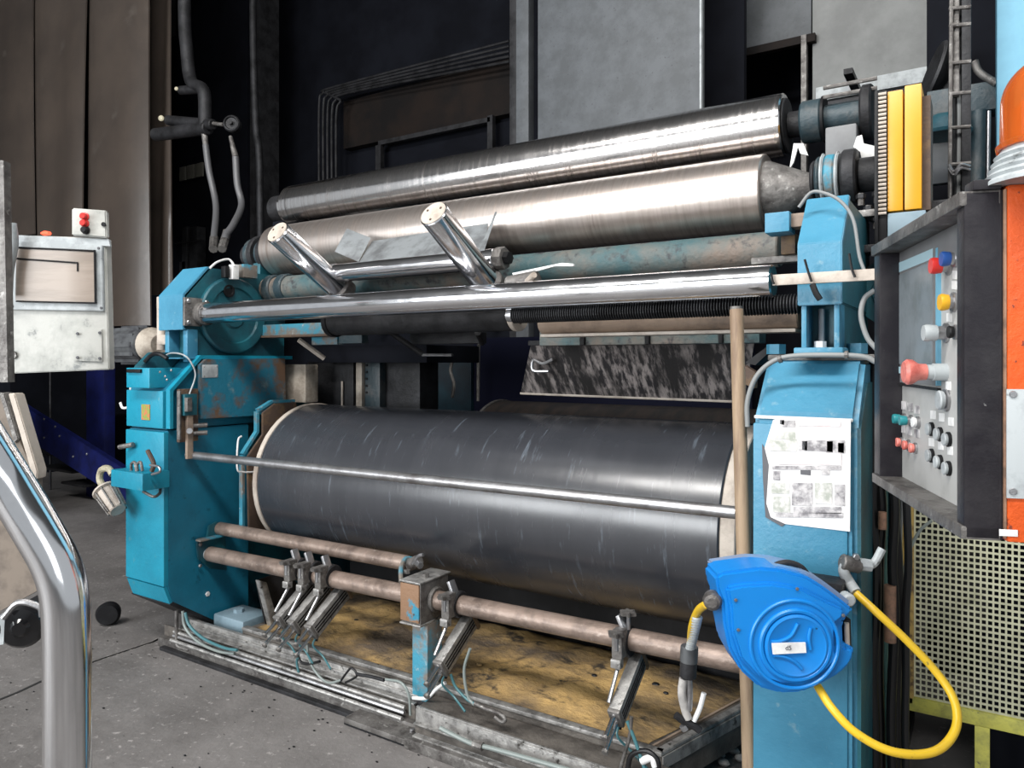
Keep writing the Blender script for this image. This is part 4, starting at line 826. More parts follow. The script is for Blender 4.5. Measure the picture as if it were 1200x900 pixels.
def stub(label, bx, by, tx, ty, Yb, r):
    bb = aY(bx, by, Yb); tt = aX(tx, ty, bb.x)
    t_ = thing('slanted_chrome_stub', label, 'cylinder', bb, 'slanted chromed guide stubs')
    MB().cyl(bb+(bb-tt).normalized()*.05, tt, r, seg=40, bev=.003).build('stub_shaft', 'rod_chrome', t_)
    d = (tt-bb).normalized(); MB().cyl(tt-d*.001, tt+d*.003, r*.93, seg=36, bev=.001).build('end_face', 'cream', t_)
    for an in (.6, 2.7, 4.8):
        q = d.to_track_quat('Z', 'Y').to_matrix(); MB().cyl(tt+d*.003+q@Vector((math.cos(an)*r*.6, math.sin(an)*r*.6, 0)), tt+d*.005+q@Vector((math.cos(an)*r*.6, math.sin(an)*r*.6, 0)), .004, seg=8).build('screw', 'brown_plate', t_)
    MB().cyl(bb+(bb-tt).normalized()*.07, bb+(bb-tt).normalized()*.02, r*1.25, seg=32, bev=.003).build('socket', 'steel_dirty', t_)
stub('left slanted chrome stub rising towards the viewer over the guide rod', 391, 333, 325, 272, 2.10, .047)
stub('right slanted chrome stub rising towards the viewer over the guide rod', 566, 326, 508, 250, 2.05, .0475)
# flat plates
def wedge(pts, Y0, off, m, name, label):
    return tag(MB().prism([aY(x, y, Yy) for (x, y, Yy) in pts], off, .001).build(name, m), label, 'plate')
wedge([(392, 295, 2.12), (406, 268, 2.20), (434, 279, 2.20), (420, 307, 2.12)], 0, (0, .004, .002), 'plate_steel', 'scraper_plate', 'small square steel plate tilted beside the left stub')
wedge([(422, 307, 2.12), (436, 283, 2.22), (572, 262, 2.22), (566, 292, 2.10), (420, 308, 2.10)], 0, (0, .004, .003), 'plate_steel', 'scraper_plate', 'long thin steel plate above the short chromed cylinder')
wedge([(561, 294, 2.0), (580, 248, 2.18), (581, 249, 2.18), (566, 294, 2.0)], 0, (.004, .003, 0), 'plate_steel', 'scraper_plate', 'upright triangular blade right of the right stub')
wedge([(600, 320, 2.02), (658, 308, 2.02), (672, 309, 2.02), (672, 312, 2.02), (650, 312, 2.02), (602, 325, 2.02)], 0, (0, .01, 0), 'white', 'bent_strip', 'bent white metal strip resting above the guide rod')
t_ = thing('screw_nut', 'dirty cream nut block on the lead screw near the strip', 'nut', aY(610, 330, 2.0))
MB().cyl(aY(596, 335, 2.02), aY(630, 328, 2.02), .032, seg=16, bev=.005).build('nut_body', 'steel_dirty', t_)
MB().cyl(aY(618, 330, 1.99), aY(626, 322, 1.96), .010, seg=8).build('grease_nipple', 'cream', t_)
# horizontal members
def hbar(name, label, x0, x1, Y, yref, xref, r, m, cat='pipe', flange=None):
    p = aY(xref, yref, Y); t_ = thing(name, label, cat, (p.x, Y, p.z))
    MB().cyl((aY(x0, 0, Y).x, Y, p.z), (aY(x1, 0, Y).x, Y, p.z), r, seg=28, bev=.004).build('pipe', m, t_)
    return t_, p
t_, p = hbar('cross_pipe', 'teal and rust cross pipe just below the lower steel roll', 312, 915, 2.30, 296, 860, .055, 'teal_rust')
for x in (318, 332): MB().cyl((aY(x, 0, 2.3).x, 2.3, p.z), (aY(x+8, 0, 2.3).x, 2.3, p.z), .066, seg=20, bev=.006).build('pipe_collar', 'blue_grime', t_)
t_, p = hbar('cross_pipe', 'beige rusty pipe with a bottom flange below the lead screw', 636, 938, 2.12, 371, 850, .040, 'rust_beige')
MB().span(aY(640, 0, 2.12).x, aY(936, 0, 2.12).x, 2.08, 2.16, p.z-.050, p.z-.040, .003).build('bottom_flange', 'cream', t_)
p = aY(790, 392, 2.25)
t_ = thing('cross_beam', 'teal cross beam with dark ribs under the beige pipe', 'beam', (p.x, 2.25, p.z))
MB().span(aY(632, 0, 2.25).x, aY(890, 0, 2.25).x, 2.25, 2.33, p.z-.03, p.z+.035, .003).build('beam', 'teal_rust', t_)
for x in (680, 756, 842): MB().span(aY(x, 0, 2.24).x, aY(x+5, 0, 2.24).x, 2.235, 2.26, p.z-.03, p.z+.035, .002).build('rib', 'black', t_)
t_ = thing('cross_beam', 'turquoise cross beam at left under the chrome rod', 'beam', aY(345, 384, 2.25))
p = aY(345, 385, 2.25)
MB().span(aY(303, 0, 2.25).x, aY(385, 0, 2.25).x, 2.25, 2.31, p.z-.028, p.z+.022, .003).build('beam', 'blue_worn', t_)
MB().span(aY(303, 0, 2.24).x, aY(385, 0, 2.24).x, 2.24, 2.31, p.z-.038, p.z-.028, .002).build('bottom_flange', 'brown_plate', t_)
for (x0, x1, y0, y1, m) in ((365, 395, 394, 404, 'blue_worn'), (397, 424, 391, 403, 'blue_grime')):
    MB().span(aY(x0, 0, 2.3).x, aY(x1, 0, 2.3).x, 2.3, 2.34, aY(380, y1, 2.3).z, aY(380, y0, 2.3).z, .003).build('lug', m, t_)
# hanging drip sheet
t_ = thing('drip_sheet', 'mottled greasy steel sheet hanging over the gap between the rolls', 'sheet', aY(745, 470, 2.45))
s0, s1 = [(620, 404), (884, 400)], [(610, 462), (872, 472)]
a, b_, c_, d_ = aY(622, 405, 2.38), aY(884, 401, 2.38), aY(872, 471, 2.52), aY(610, 461, 2.52)
MB().prism([a, b_, c_, d_], (0, .006, .004)).build('sheet', 'drip_sheet', t_)
MB().cyl(d_, c_, .005, seg=8).build('bottom_edge', 'cream', t_)
MB().span(a.x, b_.x, 2.36, 2.40, a.z, a.z+.018, .002).build('top_bar', 'dark_steel', t_)
MB().tube([aY(x, y, 2.40) for x, y in [(648, 421), (636, 426), (625, 422), (625, 434), (643, 435)]], .006, 8).build('hook_handle', 'steel', t_)
t_ = thing('black_wedge', 'black slanted chute plate between the post and the right end frame', 'plate', aY(890, 440, 1.95))
MB().prism([aY(x, y, 1.97) for x, y in [(873, 425), (902, 404), (902, 412), (885, 428)]], (0, .10, 0)).build('plate', 'black', t_)
MB().prism([aY(x, y, 1.94) for x, y in [(872, 428), (885, 436), (884, 455), (872, 450)]], (0, .03, 0)).build('flap', 'brown_plate', t_)
# stock guide blocks behind roll
t_ = thing('stock_guide', 'weathered pale guide block rising behind the left end of the black roll', 'guide', aY(345, 470, 2.50))
x0 = aY(334, 0, 2.42).x
MB().span(x0, aY(358, 0, 2.42).x, 2.42, 2.50, 1.045, aY(345, 427, 2.42).z, .006).build('guide_block', 'weathered', t_)
t_ = thing('rear_guide_panel', 'dark scratched guide box behind the left half of the black roll', 'guide', aY(400, 470, 2.6))
MB().span(aY(360, 0, 2.6).x, aY(414, 0, 2.6).x, 2.6, 2.8, .98, aY(390, 424, 2.6).z, .005).build('box', 'dark_steel', t_)
MB().span(aY(417, 0, 2.6).x, aY(424, 0, 2.6).x, 2.6, 2.65, .98, aY(420, 422, 2.6).z, .003).build('post', 'weathered', t_)
MB().span(aY(427, 0, 2.62).x, aY(445, 0, 2.62).x, 2.62, 2.68, .98, aY(430, 424, 2.62).z, .003).build('bolted_strip', 'blue_grime', t_)
for k in range(5): hex_bolt(aY(430, 428+k*8, 2.62), (0, -1, 0), .006, .005).build('bolt', 'black', t_)
MB().span(aY(446, 0, 2.66).x, aY(492, 0, 2.66).x, 2.66, 2.8, .98, aY(470, 422, 2.66).z, .003).build('box', 'dark_steel', t_)
MB().cyl(aY(401, 475, 2.59), aY(401, 447, 2.59), .005, seg=8).build('rod', 'cream', t_)
t_ = thing('linkage_arm', 'dark steel linkage arms below the greasy drum', 'linkage', aY(420, 405, 2.4))
for (x0, y0, x1, y1, m) in ((350, 398, 380, 420, 'cream'), (456, 388, 495, 415, 'dark_steel'), (560, 390, 565, 402, 'dark_steel')):
    MB().cyl(aY(x0, y0, 2.3), aY(x1, y1, 2.4), .012, seg=8).build('arm', m, t_)
MB().span(aY(480, 0, 2.4).x, aY(562, 0, 2.4).x, 2.4, 2.45, aY(520, 403, 2.4).z, aY(520, 390, 2.4).z, .003).build('cross_plate', 'dark_steel', t_)
MB().span(aY(372, 0, 2.5).x, aY(500, 0, 2.5).x, 2.5, 2.9, aY(430, 425, 2.5).z, aY(430, 405, 2.5).z, .003).build('hood', 'shade_black', t_)
MB().cyl(aY(495, 416, 2.5), aY(530, 416, 2.5), .007, seg=8).build('air_line', 'steel', t_)
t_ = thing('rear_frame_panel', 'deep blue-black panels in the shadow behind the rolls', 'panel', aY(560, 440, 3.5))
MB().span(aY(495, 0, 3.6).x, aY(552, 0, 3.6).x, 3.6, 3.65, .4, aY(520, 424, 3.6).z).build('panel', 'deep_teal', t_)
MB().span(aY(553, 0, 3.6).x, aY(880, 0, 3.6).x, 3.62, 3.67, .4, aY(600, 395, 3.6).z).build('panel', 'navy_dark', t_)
MB().cyl(aY(561, 402, 3.5), aY(560, 470, 3.5), .010, seg=8).build('rod', 'steel_dirty', t_)
MB().tube([aY(x, y, 3.4) for x, y in [(512, 412), (520, 408), (530, 418), (528, 435), (532, 450), (530, 466)]], .010, 8).build('cable', 'steel_dirty', t_)

# left bearing assembly for the upper rolls
t_ = thing('left_roll_bearing', 'teal ringed bearing at the left end of the lower steel roll', 'bearing', (-2.98, 2.42, zz(-.535)))
pb = aY(283, 289, 2.45)
for (x0, x1, r, m) in ((-3.10, -3.05, .06, 'dark_steel'), (-3.05, -3.02, .085, 'blue_grime'), (-3.01, -2.98, .095, 'dark_steel'), (-2.98, -2.95, .075, 'blue_grime'), (-2.95, -2.92, .09, 'dark_steel')):
    MB().cyl((x0, 2.41, zz(-.53)), (x1, 2.41, zz(-.53)), r, seg=30, bev=.005).build('bearing_ring', m, t_)
MB().span(-3.08, -2.93, 2.34, 2.52, zz(-.415), zz(-.48), .004).build('saddle', 'teal', t_)
t_ = thing('rear_bearing_arm', 'dark upright arm carrying the left end of the topmost roll', 'arm', (-3.0, 2.6, 1.2))
MB().span(-3.06, -2.98, 2.52, 2.66, zz(-.2), zz(-.72), .006).build('arm', 'shade_black', t_)
MB().cyl((-3.06, 2.55, zz(-.785)), (-2.98, 2.55, zz(-.785)), .07, seg=28, bev=.005).build('bearing', 'dark_steel', t_)

# ------------------------------------------------------------------ control panel
c13, s13 = math.cos(math.radians(13.4)), math.sin(math.radians(13.4))
E1 = RV*s13+VV*c13; NN = -RV*c13+VV*s13; BK = -NN      # along the face away from the viewer, outward normal, into the box
p0 = aD(1130, 500, 1.0); pz0, pz1 = aD(1130, 632, 1.0).z, aD(1130, 224, 1.0).z
Wd = .495
def pf(u, z, d=0): return Vector((p0.x, p0.y, 0))+E1*u+UP*z+NN*d
def ph(x, y, d=0): return hit(x, y, pf(0, 0, d), NN)
PROT = Matrix((E1, BK, UP)).transposed()
def pbox(u0, u1, z0, z1, d0, d1, bev=.002):
    return MB().box(pf((u0+u1)/2, (z0+z1)/2, (d0+d1)/2), (u1-u0, abs(d1-d0), z1-z0), PROT, bev)
t_ = thing('control_panel', 'black-framed operator control panel with screen, knobs and push buttons', 'control panel', pf(.25, pz0, -.1))
pbox(0.0, Wd, pz0, pz1, -.041, -.047, .003).build('cabinet', 'panel_black', t_)
pbox(-.0, .03, pz0, pz1, -.045, 0, .003).build('frame_bar', 'panel_black', t_)
pbox(Wd-.045, Wd, pz0, pz1, -.045, 0, .003).build('frame_bar', 'panel_black', t_)
pbox(.0, Wd, pz1-.02, pz1, -.045, .006, .002).build('frame_bar', 'steel_dirty', t_)
pbox(.0, Wd, pz0, pz0+.018, -.045, .004, .002).build('frame_bar', 'steel_dirty', t_)
pbox(.03, Wd-.045, pz1-.07, pz1-.02, -.045, -.035, .001).build('header_strip', 'panel_top', t_)
pbox(.03, Wd-.045, pz0+.018, pz1-.07, -.045, -.040, .001).build('face_plate', 'panel_grey', t_)
fd = -.040
def pq(x, y, d=fd): return ph(x, y, d)
def pquad(pts, th, m, nm, par, d=fd): return MB().prism([pq(x, y, d) for x, y in pts], NN*th).build(nm, m, par)
sc_ = pquad([(1046, 313), (1100, 292), (1100, 452), (1046, 447)], .004, 'panel_top', 'screen_bezel', t_)
pquad([(1048, 326), (1096, 306), (1096, 436), (1048, 424)], .0055, 'screen', 'screen', t_)
pquad([(1047, 312), (1097, 291), (1097, 303), (1047, 323)], .0055, 'screen_edge', 'screen_banner', t_)
for k in range(7):
    x = 1049+k*6.6; pquad([(x, 429+k*.6), (x+4.5, 429.4+k*.6), (x+4.5, 437+k*.6), (x, 436.5+k*.6)], .006, 'screen_edge', 'screen_key', t_)
pquad([(1101, 291), (1103, 290), (1103, 452), (1101, 452)], .006, 'sky_blue', 'screen_edge', t_)
pquad([(1046, 447), (1103, 455), (1103, 458), (1046, 450)], .006, 'dark_steel', 'screen_edge', t_)
def knob(x, y, r, l, m, nm='push_button', m2=None, par=t_):
    p = pq(x, y); o = MB().lathe(p+NN*(l*.45), NN, [(0, r*.9), (l*.4, r), (l*.55, r*.9)], 20).build(nm, m, par)
    MB().lathe(p, NN, [(0, r*1.15), (.004, r*1.15), (.005, r*.8), (l*.5, r*.8)], 20).build('button_collar', m2 or 'steel', o)
knob(1113, 311, .0135, .028, 'red'); knob(1121, 303, .012, .022, 'blue_btn')
knob(1119, 354, .0135, .022, 'yellow_btn'); knob(1110, 390, .014, .035, 'cab_grey', 'selector_switch'); knob(1121, 389, .010, .012, 'black', 'key_switch')
p = pq(1109, 436); MB().lathe(p, NN, [(0, .014), (.02, .014), (.02, .012), (.035, .012)], 20).build('stop_collar', 'cab_grey', t_)
MB().lathe(p+NN*.030, NN, [(0, .013), (.012, .014), (.020, .020), (.028, .021), (.033, .017)], 24).build('emergency_stop_button', 'red_pale', t_)
knob(1110, 469, .016, .014, 'cab_grey')
for k, m in enumerate(('green_btn', 'green_btn', 'green_btn', 'white')): knob(1053+k*8, 489+k*2.0, .0095, .022 if k < 3 else .012, m)
for k in range(4): knob(1050+k*8, 515+k*3.4, .0090, .012, 'red_pale')
for r_ in range(2):
    for k in range(3): knob(1093+k*10, 503+k*6+r_*31+k*r_*1.5, .0105, .010, 'cab_grey', 'selector_switch', 'black')
for (x, y) in [(1050, 472), (1059, 475), (1067, 477), (1075, 480), (1058, 502), (1066, 505), (1075, 508), (1094, 486), (1104, 489), (1115, 494), (1092, 518), (1103, 522), (1114, 528), (1112, 292), (1121, 288), (1120, 322), (1119, 334), (1113, 372), (1112, 452)]:
    pquad([(x-2.7, y-5), (x+2.7, y-4.6), (x+2.7, y+5.4), (x-2.7, y+4.6)], .0015, 'print_grey' if x < 1090 else 'white', 'legend_tag', t_)
# near side of the cabinet: dark strip then orange sheet with aluminium plate
t2 = thing('orange_housing', 'orange painted steel housing with riveted aluminium plate at the right edge', 'housing', aD(1185, 634, .96))
def sd(w, z, d=0): return Vector((p0.x, p0.y, 0))+BK*w+UP*z-E1*d      # w to the right of the near edge
SROT = Matrix((BK, E1, UP)).transposed()
def sbox(w0, w1, z0, z1, d0, d1, bev=.002): return MB().box(sd((w0+w1)/2, (z0+z1)/2, (d0+d1)/2), (w1-w0, abs(d1-d0), z1-z0), SROT, bev)
sbox(.050, .30, pz0+.0, pz1+.005, -.35, .006, .004).build('orange_sheet', 'orange', t2)
sbox(.0475, .050, pz0+.004, pz1, -.3, .004, .002).build('door_edge', 'copper_wrap', t2)
pA, pB = hit(1180, 456, sd(0, 0, .009), -E1), hit(1180, 584, sd(0, 0, .009), -E1); wA = (pA-sd(0, 0)).dot(BK)
sbox(wA, wA+.12, pB.z, pA.z, .006, .009, .001).build('aluminium_plate', 'cab_grey', t2)
for y in (462, 576): MB().lathe(hit(1187, y, sd(0, 0, .009), -E1), -E1, [(0, .005), (.002, .004)], 12).build('rivet', 'steel', t2)
pC = hit(1171, 628, sd(0, 0, .007), -E1); wC = (pC-sd(0, 0)).dot(BK); sbox(wC, wC+.022, pC.z, pC.z+.009, .006, .0075, .0005).build('small_label', 'white', t2)
# beacon
bc = aD(1233, 210, .98); 
t3 = thing('warning_beacon', 'amber domed warning beacon with ribbed clear base at the top right', 'beacon', Vector((bc.x, bc.y, pz1+.005)))
zb3 = pz1+.005; base = Vector((bc.x, bc.y, zb3))
pr = [(0, .080)]
for k in range(5): pr += [(.005+k*.009, .080-k*.0035), (.010+k*.009, .074-k*.0035)]
MB().lathe(base, UP, pr+[(.050, .058)], 64).build('ribbed_base', 'cab_grey', t3)
pr = [(0, .063), (.006, .064), (.010, .059)]
for k in range(13): an = k/12*math.pi/2; pr.append((.062+.060*math.sin(an), max(.001, .058*math.cos(an))))
dm = MB().lathe(base+UP*.050, UP, pr, 64).build('amber_dome', 'amber', t3)
MB().lathe(base+UP*.052, UP, [(0, .030), (.05, .030), (.065, .018), (.07, .005)], 32).build('reflector', 'hose_yellow', t3)
# side bar grey cap near top of cabinet
sbox(.010, .044, pz1+.0, pz1+.014, -.03, .004, .002).build('corner_cap', 'panel_black', t2)

# ------------------------------------------------------------------ cables & mesh guard, right
cb = [(1025, 'black_cable', .012, 'thick black cable hugging the right side of the blue end frame'), (1032, 'black_cable', .011, 'second thick black cable from the blue end frame'), (1039, 'green_cable', .006, 'dull green cable in the upright bundle right of the blue frame'),
      (1046, 'black_cable', .011, 'black cable with a brown fabric wrap at mid height'), (1052, 'black_cable', .010, 'black cable just left of the thin pale cable'), (1057, 'grey_cable', .004, 'thin pale cable in the upright bundle near the rusty post'), (1062, 'black_cable', .009, 'black cable nearest the rusty guard post'), (1029, 'grey_cable', .004, 'thin pale cable right beside the blue end frame')]
for i, (x, m, r, lb) in enumerate(cb):
    Yc = 2.02+.02*(i % 3)
    t_ = thing('upright_cable', lb, 'cable', aY(x, 900, Yc), 'cables of the upright bundle')
    MB().tube([aY(x+random.uniform(-3, 3), y, Yc) for y in (420, 540, 600, 660, 720, 790, 850, 930)], r, 10).build('cable_run', m, t_)
    if x == 1046:
        MB().tube([aY(1043, y, Yc-.012) for y in (686, 700, 725, 752)], .014, 12).build('fabric_wrap', 'copper_wrap', t_)
        MB().tube([aY(1034, y, Yc-.012) for y in (600, 612, 620)], .010, 12).build('fabric_wrap', 'copper_wrap', t_)
t_ = thing('mesh_guard', 'cream perforated metal guard panel in a yellow frame at lower right', 'guard', aY(1130, 890, 2.3))
Yg = 2.3; xa, xb = aY(1071, 0, Yg).x, 1.0; zt, zb4 = 1.25, aY(1071, 816, Yg).z
b = MB(); px_, pz_ = .0139, .0160; nxx = int((xb-xa)/px_); nz = int((zt-zb4)/pz_)
for i in range(nxx+1): x = xa+i*px_; b.span(x, x+.0045, Yg, Yg+.002, zb4, zt)
for j in range(nz+1): z = zb4+j*pz_; b.span(xa, xb, Yg+.0005, Yg+.0025, z, z+.0055)
o = b.build('perforated_sheet', 'mesh_cream', t_); o['kind'] = 'stuff'
MB().span(xa-.02, xb, Yg-.01, Yg+.02, zb4-.038, zb4, .003).build('frame_bar', 'yellow_old', t_)
MB().span(aY(1057, 0, Yg).x, aY(1071, 0, Yg).x, Yg-.01, Yg+.02, zb4-.02, zt, .003).build('frame_post', 'yellow_rust', t_)
MB().span(aY(1142, 0, Yg).x, aY(1160, 0, Yg).x, Yg-.01, Yg+.02, 0, zb4-.038, .003).build('leg', 'yellow_old', t_)
tag(MB().span(.0, 1.0, 2.55, 2.6, 0, 1.2).build('dark_backing', 'shade_black'), 'black machine side behind the perforated guard', 'panel')
hose('thin_wire', [aY(x, y, 2.2) for x, y in [(1092, 610), (1078, 622), (1066, 645), (1058, 675)]], .004, 'clear_hose', 'thin pale wire bending under the control panel', 'wire')

# ------------------------------------------------------------------ upper right: cable tray, beam, column
t_ = thing('cable_ladder', 'rusty vertical cable ladder wrapped with ties at the upper right', 'cable ladder', aY(1127, 200, 2.6))
Yl = 2.6; q = lambda x, y, d=0: aY(x, y, Yl+d)
MB().cyl(q(1113, 250), q(1115, -10), .006, seg=8).build('rail', 'steel_dirty', t_)
MB().span(q(1127, 0).x, q(1138, 0).x, Yl, Yl+.02, q(1130, 260).z, 4.2, .002).build('rail', 'dark_steel', t_)
MB().span(q(1116, 0).x, q(1124, 0).x, Yl+.01, Yl+.03, q(1130, 110).z, 4.2, .002).build('rail', 'steel_dirty', t_)
for y in (10, 30, 74, 110, 150, 193): MB().cyl(q(1112, y), q(1138, y-2), .006, seg=8).build('rung', 'steel_dirty', t_)
for i, (x, m) in enumerate(((1119, 'black_cable'), (1123, 'grey_cable'), (1128, 'black_cable'), (1133, 'copper_wrap'))):
    MB().tube([q(x+random.uniform(-1, 1), y, .03) for y in (-10, 60, 130, 200, 260)], .007, 8).build('cable', m, t_)
for y in (193, 197): MB().tube([q(1112, y, -.01), q(1118, y+8, -.02), q(1126, y, -.02), q(1137, y+2, -.01)], .004, 6).build('tie', 'steel', t_)
t_ = thing('blue_column', 'pale sky blue painted column at the upper right edge', 'column', aY(1185, 100, 2.75))
MB().span(aY(1168, 0, 2.75).x, 1.2, 2.75, 2.95, 0, 4.2, .004).build('column_face', 'sky_blue', t_)
t_ = thing('blue_beam', 'grimy blue horizontal beam behind the cable ladder', 'beam', aY(1130, 120, 2.72))
pA = aY(1130, 112, 2.9); MB().span(aY(1086, 0, 2.9).x, aY(1168, 0, 2.9).x, 2.9, 3.0, pA.z-.06, pA.z+.035, .004).build('beam', 'blue_grime', t_)
MB().cyl(aY(1146, 215, 2.85), aY(1147, 130, 2.85), .022, seg=16).build('strut', 'blue_grime', t_)
MB().cyl(aY(1158, 215, 2.85), aY(1159, 130, 2.85), .006, seg=10).build('strut', 'steel', t_)
pA = aY(1105, 135, 2.8); MB().lathe(pA, (0, 0, -1), [(0, .03), (.03, .07), (.06, .085), (.07, .08)], 28).build('cap', 'teal', t_)
t_ = thing('blower_cone', 'dark round duct cone behind the cable ladder', 'duct', aY(1108, 90, 3.2))
pA = aY(1110, 90, 3.2); MB().lathe(pA, (-.6, -.2, .2), [(0, .05), (.03, .10), (.05, .12), (.06, .115), (.04, .06)], 28).build('cone', 'dark_steel', t_)
MB().cyl(aY(1108, 92, 3.2), aY(1108, 125, 3.2), .04, seg=20).build('spout', 'dark_steel', t_)
t_ = thing('ribbed_panel', 'grey ribbed metal panel between ladder and sky blue column', 'panel', aY(1152, 40, 3.6))
for k in range(5): MB().span(aY(1140+k*6, 0, 3.6).x, aY(1144.5+k*6, 0, 3.6).x, 3.6, 3.63, aY(1150, 46, 3.6).z, 4.4, .003).build('rib', 'cab_grey' if k % 2 else 'grey_duct', t_)
pA = aY(1150, 53, 3.6); MB().span(aY(1138, 0, 3.6).x, aY(1168, 0, 3.6).x, 3.55, 3.62, pA.z-.015, pA.z+.03, .003).build('sill', 'cream', t_)
t_ = thing('grey_door_panel', 'grey sheet panel between the yellow guard and the cable ladder', 'panel', aY(1100, 180, 2.9))
MB().span(aY(1085, 0, 3.0).x, aY(1114, 0, 3.0).x, 3.0, 3.04, aY(1100, 215, 3.0).z, aY(1100, 120, 3.0).z, .003).build('sheet', 'grey_duct', t_)
hose('diagonal_strut', [aY(x, y, 2.9) for x, y in [(1142, 72), (1148, 85), (1168, 98)]], .012, 'steel_dirty', 'short diagonal grey strut right of the cable ladder', 'strut')
tag(MB().span(aY(1086, 0, 3.4).x, 1.6, 3.4, 3.5, .0, 3.2).build('dark_backdrop_panel', 'shade_black'), 'black sheet behind the gear unit and blue beam', 'panel')

# ------------------------------------------------------------------ left: electrical cabinet
dC = 2.35
def cb_(x, y, d=0): return aD(x, y, dC-d)
t_ = thing('electrical_cabinet', 'dusty cream electrical cabinet with tan window and hinged lid', 'cabinet', aD(72, 436, dC+.05))
def cquad(pts, th, m, nm, d=0, par=None, bev=0): return MB().prism([cb_(x, y, d) for x, y in pts], -VV*th, bev).build(nm, m, par or t_)
MB().prism([cb_(x, y, -.03) for x, y in [(11, 277), (131, 281), (135, 433), (11, 438)]], -VV*.035, .003).build('box', 'cab_cream', t_)
cquad([(19, 276), (129, 281), (131, 289), (19, 285)], .01, 'cab_grey', 'top_flange', 0)
dr = cquad([(17, 283), (122, 288), (123.5, 365), (11, 363)], .012, 'cab_grey', 'door', .005, None, .002)
MB().prism([cb_(x, y, .019) for x, y in [(20, 290), (111, 294), (112, 355), (19, 352)]], -VV*.004).build('window', 'window_tan', t_)
for (a, z, w_) in (((19, 290), (111, 294), 1.5), ((111, 293), (112, 356), 1.5), ((19, 353), (112, 355), 1.2), ((19, 303), (91, 308), 1.4), ((91, 308), (91, 318), 1.2)):
    MB().cyl(cb_(*a, .024), cb_(*z, .024), .0022*w_, seg=6).build('gasket', 'black', t_)
cquad([(86, 386), (120, 386), (121, 424), (87, 423)], .005, 'cab_cream', 'cover_plate', .006, None, .001)
for (x, y) in ((91, 391), (117, 390), (91, 419), (117, 420), (116, 291), (119, 361), (15, 359)): MB().lathe(cb_(x, y, .015), -VV, [(0, .005), (.004, .004)], 10).build('screw', 'print_dark', t_)
MB().lathe(cb_(16, 416, .006), -VV, [(0, .012), (.006, .012), (.006, .006)], 14).build('lock', 'steel_dirty', t_)
t_ = thing('button_box', 'small pale box with two red buttons and a black one on the cabinet top', 'switch box', aD(108, 280, dC))
MB().prism([cb_(x, y, .0) for x, y in [(88, 245), (128, 248), (129, 280), (88, 277)]], -VV*.02, .004).build('box', 'cab_cream', t_)
for (x, y, m) in ((100, 254, 'red'), (100, 262, 'red'), (101, 270, 'black')):
    MB().lathe(cb_(x, y, .02), -VV, [(0, .013), (.004, .013), (.005, .010), (.016, .010), (.018, .008)], 18).build('push_button', m, t_)
MB().lathe(cb_(122, 263, .02), -VV, [(0, .007), (.005, .007)], 12).build('lock', 'black', t_)
tag(MB().lathe(aD(58, 273.5, dC+.02), (-1, 0, .1), [(0, .006), (.03, .008), (.05, .004)], 12).build('indicator_lamp', 'red_lamp'), 'glowing red lamp behind the cabinet top', 'lamp')
hose('flex_conduit', [aD(x, y, dC-.05) for x, y in [(13, 262), (15, 285), (10, 315), (8, 345)]], .016, 'cab_grey', 'grey flexible conduit at the left of the cabinet', 'conduit')
tag(MB().prism([aD(x, y, 2.1) for x, y in [(-25, 186), (4, 188), (9, 448), (-25, 448)]], VV*.03).build('steel_strip_post', 'steel_dirty'), 'grimy steel post at the far left edge before the cabinet', 'post')
tag(MB().span(aY(-30, 0, 2.75).x, aY(12, 0, 2.75).x, 2.75, 2.8, 0, aD(40, 430, 2.6).z).build('cabinet_stand', 'shade_black'), 'black stand under the electrical cabinet', 'stand')

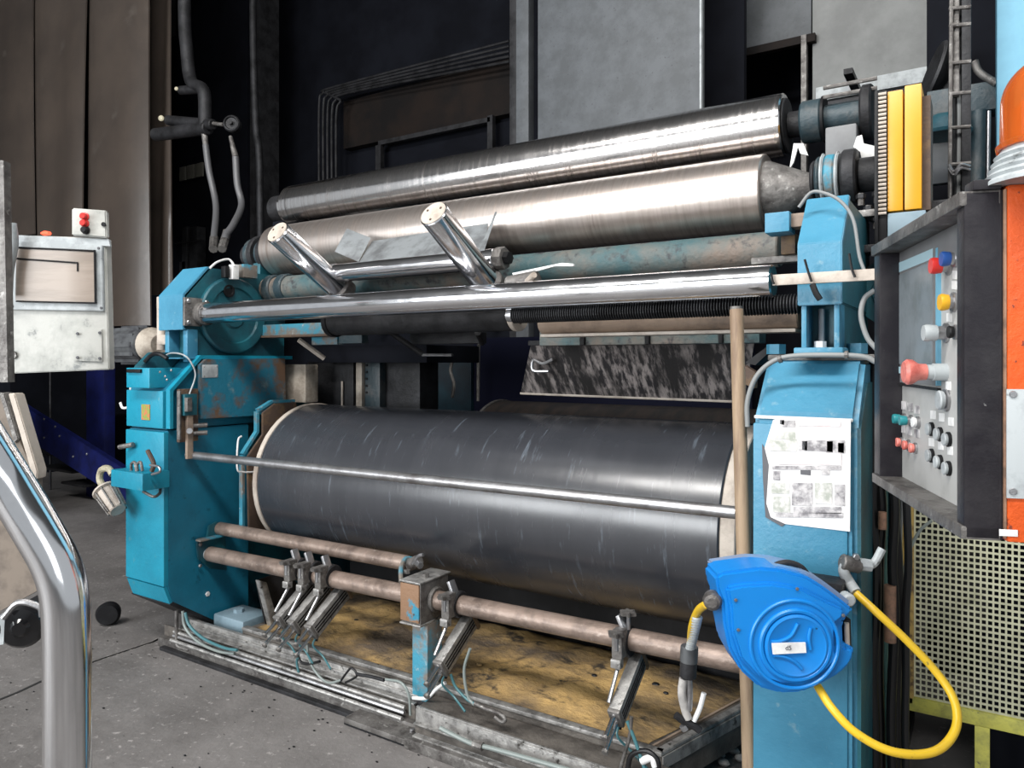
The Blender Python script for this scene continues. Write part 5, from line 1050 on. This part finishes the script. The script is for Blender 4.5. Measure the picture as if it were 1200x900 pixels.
# cart with caster, far left bottom
t_ = thing('brown_cart', 'brown board side of a wheeled cart with pale angle edges at the left', 'cart', aD(20, 720, 1.5))
dK = 1.45; k_ = lambda x, y, d=dK: aD(x, y, d)
MB().prism([k_(x, y) for x, y in [(-40, 540), (0, 465), (42, 560), (48, 690), (0, 716), (-40, 735)]], VV*.02).build('board', 'chair_brown', t_)
MB().prism([k_(x, y, dK-.01) for x, y in [(9, 461), (17, 461), (44, 552), (43, 562), (38, 560)]], VV*.03, .002).build('edge_bar', 'cream', t_)
MB().prism([k_(x, y, dK-.005) for x, y in [(-2, 460), (5, 461), (22, 515), (16, 520)]], VV*.03, .002).build('edge_bar', 'steel_dirty', t_)
MB().prism([k_(x, y, dK-.0) for x, y in [(-30, 738), (48, 695), (50, 712), (20, 735), (-30, 760)]], VV*.05, .002).build('chassis', 'black', t_)
t2 = MB().lathe(k_(33, 728, 1.43), -VV+RV*.25, [(0, .034), (.005, .040), (.03, .041), (.038, .035), (.040, .018), (.046, .012)], 32).build('caster_wheel', 'wheel_black', t_)
MB().tube([k_(4, 724, 1.37), k_(22, 706, 1.37), k_(46, 711, 1.37), k_(50, 722, 1.37)], .006, 8).build('fork', 'steel', t_)
MB().prism([k_(x, y, 1.385) for x, y in [(-10, 730), (6, 716), (4, 755), (-10, 758)]], VV*.02).build('bracket', 'cab_grey', t_)
tag(MB().lathe(aZ(121, 733, 0)+Vector((0, .03, .056)), RV*.3-VV, [(0, .05), (.03, .055), (.05, .045)], 20).build('rubber_stopper', 'black'), 'black rubber stopper on the floor behind the chrome tube', 'stopper')

# foreground chrome tube
t_ = thing('chrome_handrail', 'thick bent chrome handrail tube in the left foreground', 'handrail', aD(79, 900, .80))
d0 = .80
pts = [aD(-60, 455, d0-.02), aD(-25, 510, d0-.01), aD(8, 562, d0), aD(42, 618, d0), aD(66, 662, d0), aD(76, 700, d0), aD(78.5, 750, d0), aD(79, 820, d0), aD(79, 900, d0)]
pts.append(Vector((pts[-1].x, pts[-1].y, .3))); pts.append(Vector((pts[-1].x, pts[-1].y, 0)))
MB().tube(pts, 25.5*d0/FP, 40, True, 10).build('tube', 'tube_chrome', t_)
MB().lathe((pts[-1].x, pts[-1].y, 0), UP, [(0, .05), (.006, .05), (.008, .03)], 28).build('base_flange', 'steel', t_)
